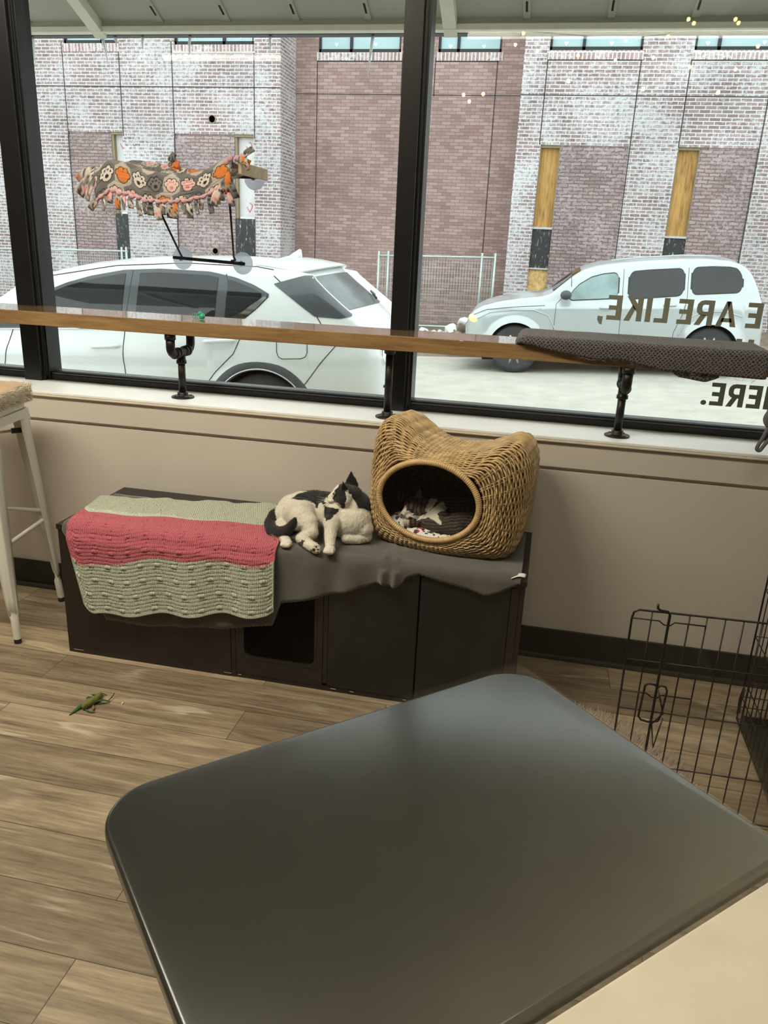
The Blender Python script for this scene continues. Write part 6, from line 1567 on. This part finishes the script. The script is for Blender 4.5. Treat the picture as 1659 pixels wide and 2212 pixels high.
# ---- white crossover parked at the near kerb (local x = world x, z from the ground)
SUV = dict(w=1.84, x0=-5.78, x1=-1.205, roof=1.60, crown=0.045, bulge=0.10, sweep=0.20,
    tx=[-5.78, -5.76, -5.70, -5.55, -5.2, -4.80, -4.62, -4.30, -4.06, -3.78, -3.50, -3.15, -2.8, -2.47, -2.14, -1.90, -1.74, -1.71, -1.62, -1.50, -1.40, -1.32, -1.26, -1.222, -1.205],
    tz=[.70, .76, .84, .93, .99, 1.06, 1.18, 1.385, 1.475, 1.525, 1.550, 1.562, 1.562, 1.553, 1.525, 1.492, 1.462, 1.425, 1.345, 1.245, 1.165, 1.09, 1.02, .93, .82],
    bx=[-5.8, -4.6, -3.2, -2.2, -1.8, -1.4, -1.2], bz=[.93, 1.02, 1.05, 1.09, 1.11, 1.05, 1.0], tum=0.235, crease=0.86, rf=0.9, cf=0.30, rr=0.62, cr=0.24,
    wheels=(-4.84, -2.14), wr=0.362, ar=0.405, rock=0.30, bf=0.0, br=0.02, paint=M_wpaint, er=0.06, flare=0.028, extra=[-1.745, -1.738, -1.712, -1.23, -1.215])
SY = 6.66
ang = -math.atan(GR)
suv, top, hw, rib, patch, seam = build_car('white_crossover', 'white crossover car parked close outside the left window', 'car', SUV, ((0, SY, -0.11), (0, ang, 0)))
F = lambda xs, zs: (lambda x: interp(xs, zs, x))
wt = F([-4.50, -4.26, -3.97, -3.82, -3.61, -3.32, -3.0, -2.58, -2.36, -2.20, -2.07], [1.06, 1.22, 1.345, 1.40, 1.452, 1.497, 1.505, 1.483, 1.440, 1.385, 1.320])
wbm = F([-4.50, -3.2, -2.40, -2.27, -2.16, -2.07], [1.045, 1.075, 1.10, 1.14, 1.225, 1.315])
for s in (-1, 1):
    patch('window_surround', M_gloss, -4.50, -2.07, lambda x: wbm(x) - .012, lambda x: wt(x) + .006, s, 0.003, nx=70, nz=8)
    for (a, b2, i_) in ((-4.42, -3.30, .0), (-3.175, -2.50, 0), (-2.415, -2.13, 0)):
        patch('side_window', M_tint, a, b2, lambda x: wbm(x) + .012, lambda x: max(wbm(x) + .014, wt(x) - .022 - (.0 if x > -4.2 else 0)), s, 0.007, nx=30)
    patch('window_trim', M_chrome, -2.39, -2.085, lambda x: wbm(x) - .004, lambda x: wbm(x) + .026 + .03 * math.sin(max(0, (x + 2.39) / .30) * PI), s, 0.009, nx=16, nz=3)
    seam('window_trim', [(-4.5, 1.038), (-3.2, 1.064), (-2.40, 1.088)], s, 0.006, M_chrome, .006)
    seam('door_seam', [(-3.24, 1.50), (-3.265, 1.05), (-3.285, .80), (-3.27, .42), (-3.25, .31)], s)
    seam('door_seam', [(-4.28, 1.04), (-4.33, .9), (-4.40, .7), (-4.40, .35)], s)
    seam('door_seam', [(-2.44, 1.47), (-2.30, 1.12), (-2.27, 1.02), (-2.34, .88), (-2.50, .74), (-2.62, .60), (-2.66, .34)], s)
    seam('door_seam', [(-2.045, 1.455), (-1.98, 1.405), (-1.70, 1.20), (-1.64, 1.11), (-1.56, 1.03)], s, .004)
    seam('bumper_seam', [(-1.50, 0.98), (-1.66, .80), (-1.80, .62)], s)
    seam('roof_seam', [(-4.0, 1.455), (-3.4, 1.535), (-2.8, 1.552), (-2.2, 1.522), (-2.06, 1.50)], s, .004)
    bm = bmesh.new()
    for q, (a, b2, z) in enumerate(((-3.56, -3.30, .915), (-2.585, -2.32, .972))):
        tube(bm, [(a + (b2 - a) * k / 10, s * (hw(a, z) + .010 + .022 * math.sin(PI * k / 10) ** .4), z + .012 * k / 10) for k in range(11)], [.008] + [.016] * 9 + [.008], 8)
    obj('door_handle', bm, M_wpaint, suv)
    # wheel arch cladding
    for wx in SUV['wheels']:
        bm = bmesh.new(); rows = []
        for k in range(33):
            a = math.radians(-18 + 216 * k / 32)
            row = []
            for (r_, dy) in ((.398, -.03), (.398, .028), (.42, .034), (.455, .032), (.472, .018), (.474, -.01)):
                x = wx + r_ * math.cos(a); z = max(.26, SUV['wr'] + r_ * math.sin(a)); row.append(Vector((x, s * (hw(x, max(z, .3)) * 0 + SUV['w'] / 2 + dy - .006), z)))
            rows.append(row)
        grid(bm, rows); obj('wheel_arch_trim', bm, M_clad, suv)
    patch('sill_trim', M_clad, -4.40, -2.62, lambda x: .29, lambda x: .40, s, .012, nz=4)
    # D pillar blade beside the rear glass
    patch('spoiler_side', M_gloss, -2.035, -1.42, F([-2.035, -1.69, -1.50, -1.42], [1.395, 1.165, 1.148, 1.165]), lambda x: max(min(top(x) - .004, interp([-2.035, -1.80], [1.40, 1.46], x)), interp([-2.035, -1.69, -1.50, -1.42], [1.397, 1.167, 1.15, 1.167], x)), s, .006, nx=36, nz=8)
    # fuel flap on near side
seam('fuel_flap', [(-1.985, .99), (-1.985, .90), (-1.97, .865), (-1.94, .85), (-1.79, .855), (-1.755, .87), (-1.742, .90), (-1.742, .99)], -1, .003)
# rear glass, spoiler, lower tailgate
def ribpatch(nm, m, xa, xb, fa, fb, off, parent=None, nx=14, nf=16, taper=0.0):
    rows = []
    for i in range(nx + 1):
        x = xa + (xb - xa) * i / nx; row = []; sl = (top(x + .01) - top(x - .01)) / .02; n_ = Vector((-sl, 0, 1)).normalized()
        for j in range(nf + 1):
            f = fa + (fb - fa) * j / nf; f *= 1 - taper * (i / nx) ; row.append(rib(x, f) + n_ * off)
        rows.append(row)
    bm = bmesh.new(); grid(bm, rows); return obj(nm, bm, m, parent or suv)
ribpatch('rear_window', M_rglass, -1.700, -1.405, -1.0, 1.0, .007)
ribpatch('windshield', M_tint, -4.76, -4.10, -0.90, 0.90, .006)
rows = []
for i in range(13):
    x = -2.03 + .33 * i / 12; row = []
    for j in range(17): f = -.985 + 1.97 * j / 16; p = rib(min(x, -1.76), f); sh_ = max(0, x + 1.76); row.append(p + Vector((sh_, 0, 0.016 - sh_ * .25)))
    rows.append(row)
bm = bmesh.new(); grid(bm, rows); o = obj('roof_spoiler', bm, M_wpaint, suv); q = o.modifiers.new('t', 'SOLIDIFY'); q.thickness = 0.018
o_ = obj('wiper', T([rib(-1.43, .05) + Vector((.02, 0, .02)), rib(-1.50, .25) + Vector((.02, 0, .02)), rib(-1.47, .55) + Vector((.02, 0, .015))], .009, 6), M_black, suv)
bm = bmesh.new(); prism(bm, [(-2.30, 1.572), (-2.16, 1.60), (-2.07, 1.655), (-2.055, 1.65), (-2.05, 1.565)], -.030, .030)
for v in bm.verts: v.co.y *= max(.25, 1 - (v.co.z - 1.565) * 8)
bmesh.ops.recalc_face_normals(bm, faces=bm.faces); obj('roof_antenna', bm, M_wpaint, suv)
XR = -1.205
def rear_y(f): return f * hw(XR, .8)
def rx(f, z): return XR + .10 * (1 - f * f) + .004
bm = bmesh.new(); box(bm, -1.118, -1.108, -0.30, 0.20, 0.72, 0.88, bev=.004); o = obj('number_plate', bm, M_ledge, suv, False)
bm = bmesh.new(); tube(bm, [(rx(f, 0), rear_y(f), .62) for f in [-1 + 2 * k / 16 for k in range(17)]], .010, 6); obj('bumper_groove', bm, M_jnt, suv)
bm = bmesh.new(); tube(bm, [(-1.225, -hw(-1.22, .8) * .82, z) for z in (.70, .78, .86, .95)], .003, 5); obj('tailgate_seam', bm, M_jnt, suv)
# badge: ring with a winged V, and the model letters
bm = bmesh.new(); cxb, cyb, czb = -1.135, 0.0, 1.02
tube(bm, [(cxb + .01, .062 * math.cos(a), czb + .048 * math.sin(a)) for a in [2 * PI * k / 24 for k in range(24)]], .006, 6, closed=True)
tube(bm, [(cxb + .012, -.055, czb + .012), (cxb + .012, -.02, czb + .006), (cxb + .012, 0, czb - .018), (cxb + .012, .02, czb + .006), (cxb + .012, .055, czb + .012)], .005, 6); obj('badge', bm, M_chrome, suv)
STK = {'C': [(1, .85), (.6, 1), (.15, .8), (0, .5), (.15, .2), (.6, 0), (1, .15)], 'X': [(0, 0), (1, 1)], 'x': [(0, 1), (1, 0)], '-': [(.2, .5), (.8, .5)], '5': [(.9, 1), (.1, 1), (.1, .58), (.6, .62), (.9, .4), (.8, .1), (.4, 0), (.05, .1)]}
bm = bmesh.new(); yb = -0.70
for ch, w in (('C', .05), ('X', .05), ('-', .03), ('5', .045)):
    for k_ in ([ch] if ch != 'X' else ['X', 'x']): 
        pts = [(rx((yb + px * w * .8) / .78, 0) - .012, yb + px * w * .8, .80 + pz * .05) for px, pz in STK[k_]]; tube(bm, pts, .0055, 5)
    yb += w + .012
obj('model_letters', bm, M_chrome, suv)
bm = bmesh.new()
for s in (-1, 1):
    for k in range(5): pass
for s in (-1, 1):
    def lampz(x): return .93
    o = patch('tail_lamp', M_red, -1.62, -1.25, F([-1.62, -1.25], [.965, .93]), F([-1.62, -1.25], [.975, 1.00]), s, .006, nx=12, nz=3)

# ---- silver boxy wagon driving past in the street
M_silver = mat('silver_paint', (0.42, 0.455, 0.465, 1), 0.25, 0.25, var=0.02, scale=2, coat=0.6)
grime(M_silver, 0.2, 0.75, (0.36, 0.33, 0.27, 1), 1.3)
HH = dict(w=1.76, x0=-1.16, x1=2.80, roof=1.55, crown=0.05, bulge=0.05, sweep=0.10,
    tx=[-1.16, -1.15, -1.12, -1.05, -.92, -.70, -.40, -.10, .02, .16, .30, .44, .60, .85, 1.2, 1.7, 2.05, 2.30, 2.45, 2.54, 2.60, 2.66, 2.72, 2.77, 2.80],
    tz=[.60, .68, .76, .85, .915, .975, 1.02, 1.045, 1.09, 1.20, 1.31, 1.395, 1.44, 1.475, 1.505, 1.53, 1.53, 1.505, 1.46, 1.40, 1.32, 1.20, 1.05, .88, .70],
    bx=[-1.2, 0, 1.0, 2.0, 2.8], bz=[.86, .99, 1.00, 1.03, 1.05], tum=0.17, crease=0.90, rf=0.8, cf=0.34, rr=0.5, cr=0.18,
    wheels=(-.444, 2.13), wr=0.33, ar=0.37, rock=0.24, bf=0.0, br=0.04, paint=M_silver, er=0.07, flare=0.035, extra=[2.785, 2.795])
def round_ends(lo, hi, xa, xb, r):
    def k(x):
        d = min(x - xa, xb - x); d = max(0, d); return 0 if d >= r else r * (1 - math.sqrt(max(0, 1 - (1 - d / r) ** 2)))
    return (lambda x: min(lo(x) + k(x), (lo(x) + hi(x)) / 2 - .002)), (lambda x: max(hi(x) - k(x), (lo(x) + hi(x)) / 2 + .002))
hhr, top, hw, rib, patch, seam = build_car('silver_wagon', 'silver boxy wagon driving past beyond the right window', 'car', HH, ((0, 12.10, -0.11), (0, ang, 0)))
for s in (-1, 1):
    for (xa, xb, lo, hi, gm) in ((.255, .900, F([.255, .9], [1.003, 1.035]), F([.20, .39, .546, .70, .84, .90], [1.0, 1.20, 1.295, 1.335, 1.350, 1.355]), 'green'),
                              (1.045, 1.735, F([1.045, 1.735], [1.025, 1.075]), F([1.045, 1.3, 1.735], [1.362, 1.385, 1.405]), 'dark'),
                              (1.84, 2.46, F([1.84, 2.46], [1.088, 1.115]), F([1.84, 2.1, 2.30, 2.38, 2.46], [1.415, 1.425, 1.418, 1.40, 1.34]), 'dark')):
        lo, hi = round_ends(lo, hi, xa, xb, .075)
        patch('window_seal', M_black, xa - .018, xb + .018, lambda x: lo(x) - .014, lambda x: hi(x) + .014, s, 0.003)
        patch('side_window', M_tint if gm == 'dark' else mat('green_side_glass', (0.17, 0.25, 0.25, 1), 0.08, var=0.35, scale=3, spec=0.8), xa, xb, lo, hi, s, 0.006)
    for pts in ([(.18, 1.04), (.10, .95), (.08, .60), (.12, .30)], [(.965, 1.40), (.965, .95), (.955, .60), (.965, .28)], [(1.79, 1.42), (1.79, 1.0), (1.74, .80), (1.66, .60), (1.63, .30)]): seam('door_seam', pts, s, .003)
    seam('fender_line', [(-1.02, .72), (-.80, .83), (-.50, .87), (-.20, .87), (.0, .80), (.10, .62), (.12, .45)], s, .008, M_silver, .004)
    seam('bonnet_seam', [(-1.06, .78), (-.85, .865), (-.5, .905), (-.05, .93)], s, .004)
    seam('fender_line', [(1.72, .55), (1.80, .76), (2.0, .87), (2.3, .87), (2.5, .80)], s, .008, M_silver, .004)
    bm = bmesh.new()
    for (a, z) in ((.68, .905), (1.50, .945)): tube(bm, [(a + .16 * k / 8, s * (hw(a, z) + .012 + .02 * math.sin(PI * k / 8) ** .5), z) for k in range(9)], .011, 8)
    obj('door_handle', bm, M_silver, hhr)
    bm = bmesh.new(); ball(bm, .22, s * 1.0, 1.075, .075, .085, .062); obj('side_mirror', bm, M_clad, hhr)
    bm = bmesh.new(); ball(bm, -1.00, s * .64, .735, .12, .12, .075, (0, .25, s * .6)); lo_ = obj('headlamp', bm, emat('amber_headlamp', (1.0, .72, .30, 1), .55), hhr)
    bm = bmesh.new(); ball(bm, 2.60, s * .70, .98, .10, .08, .16); obj('tail_lamp', bm, M_red, hhr)
bm = bmesh.new(); rows = []
for i in range(13):
    x = .03 + .37 * i / 12; rows.append([rib(x, -.88 + 1.76 * j / 12) + Vector((-.006, 0, .006)) for j in range(13)])
grid(bm, rows); obj('windshield', bm, M_tint, hhr)
bm = bmesh.new(); box(bm, -1.28, -1.02, -.70, .70, .26, .42, bev=.04); obj('front_bumper', bm, M_silver, hhr)
obj('roof_rail', T([(x, -hw(1.3, 1.5) * .80, top(x) + .045) for x in (.8, 1.2, 1.7, 2.2)], .010, 6), M_silver, hhr)
obj('radio_antenna', T([(.30, -.80, 1.01), (.27, -.80, 1.48)], .004, 6), M_black, hhr)

# ================================================================ tidy: put every empty at the base of its thing
bpy.context.view_layer.update()
for o in list(C.objects):
    if o.type == 'EMPTY' and o.parent is None and o.location.length < 1e-6 and tuple(o.rotation_euler) == (0, 0, 0):
        pts = [c.matrix_world @ Vector(v) for c in o.children for v in c.bound_box]
        if not pts: continue
        mn = [min(p[i] for p in pts) for i in range(3)]; mx_ = [max(p[i] for p in pts) for i in range(3)]
        q = Vector(((mn[0] + mx_[0]) / 2, (mn[1] + mx_[1]) / 2, mn[2]))
        o.location = q
        for c in o.children: c.location = Vector(c.location) - q
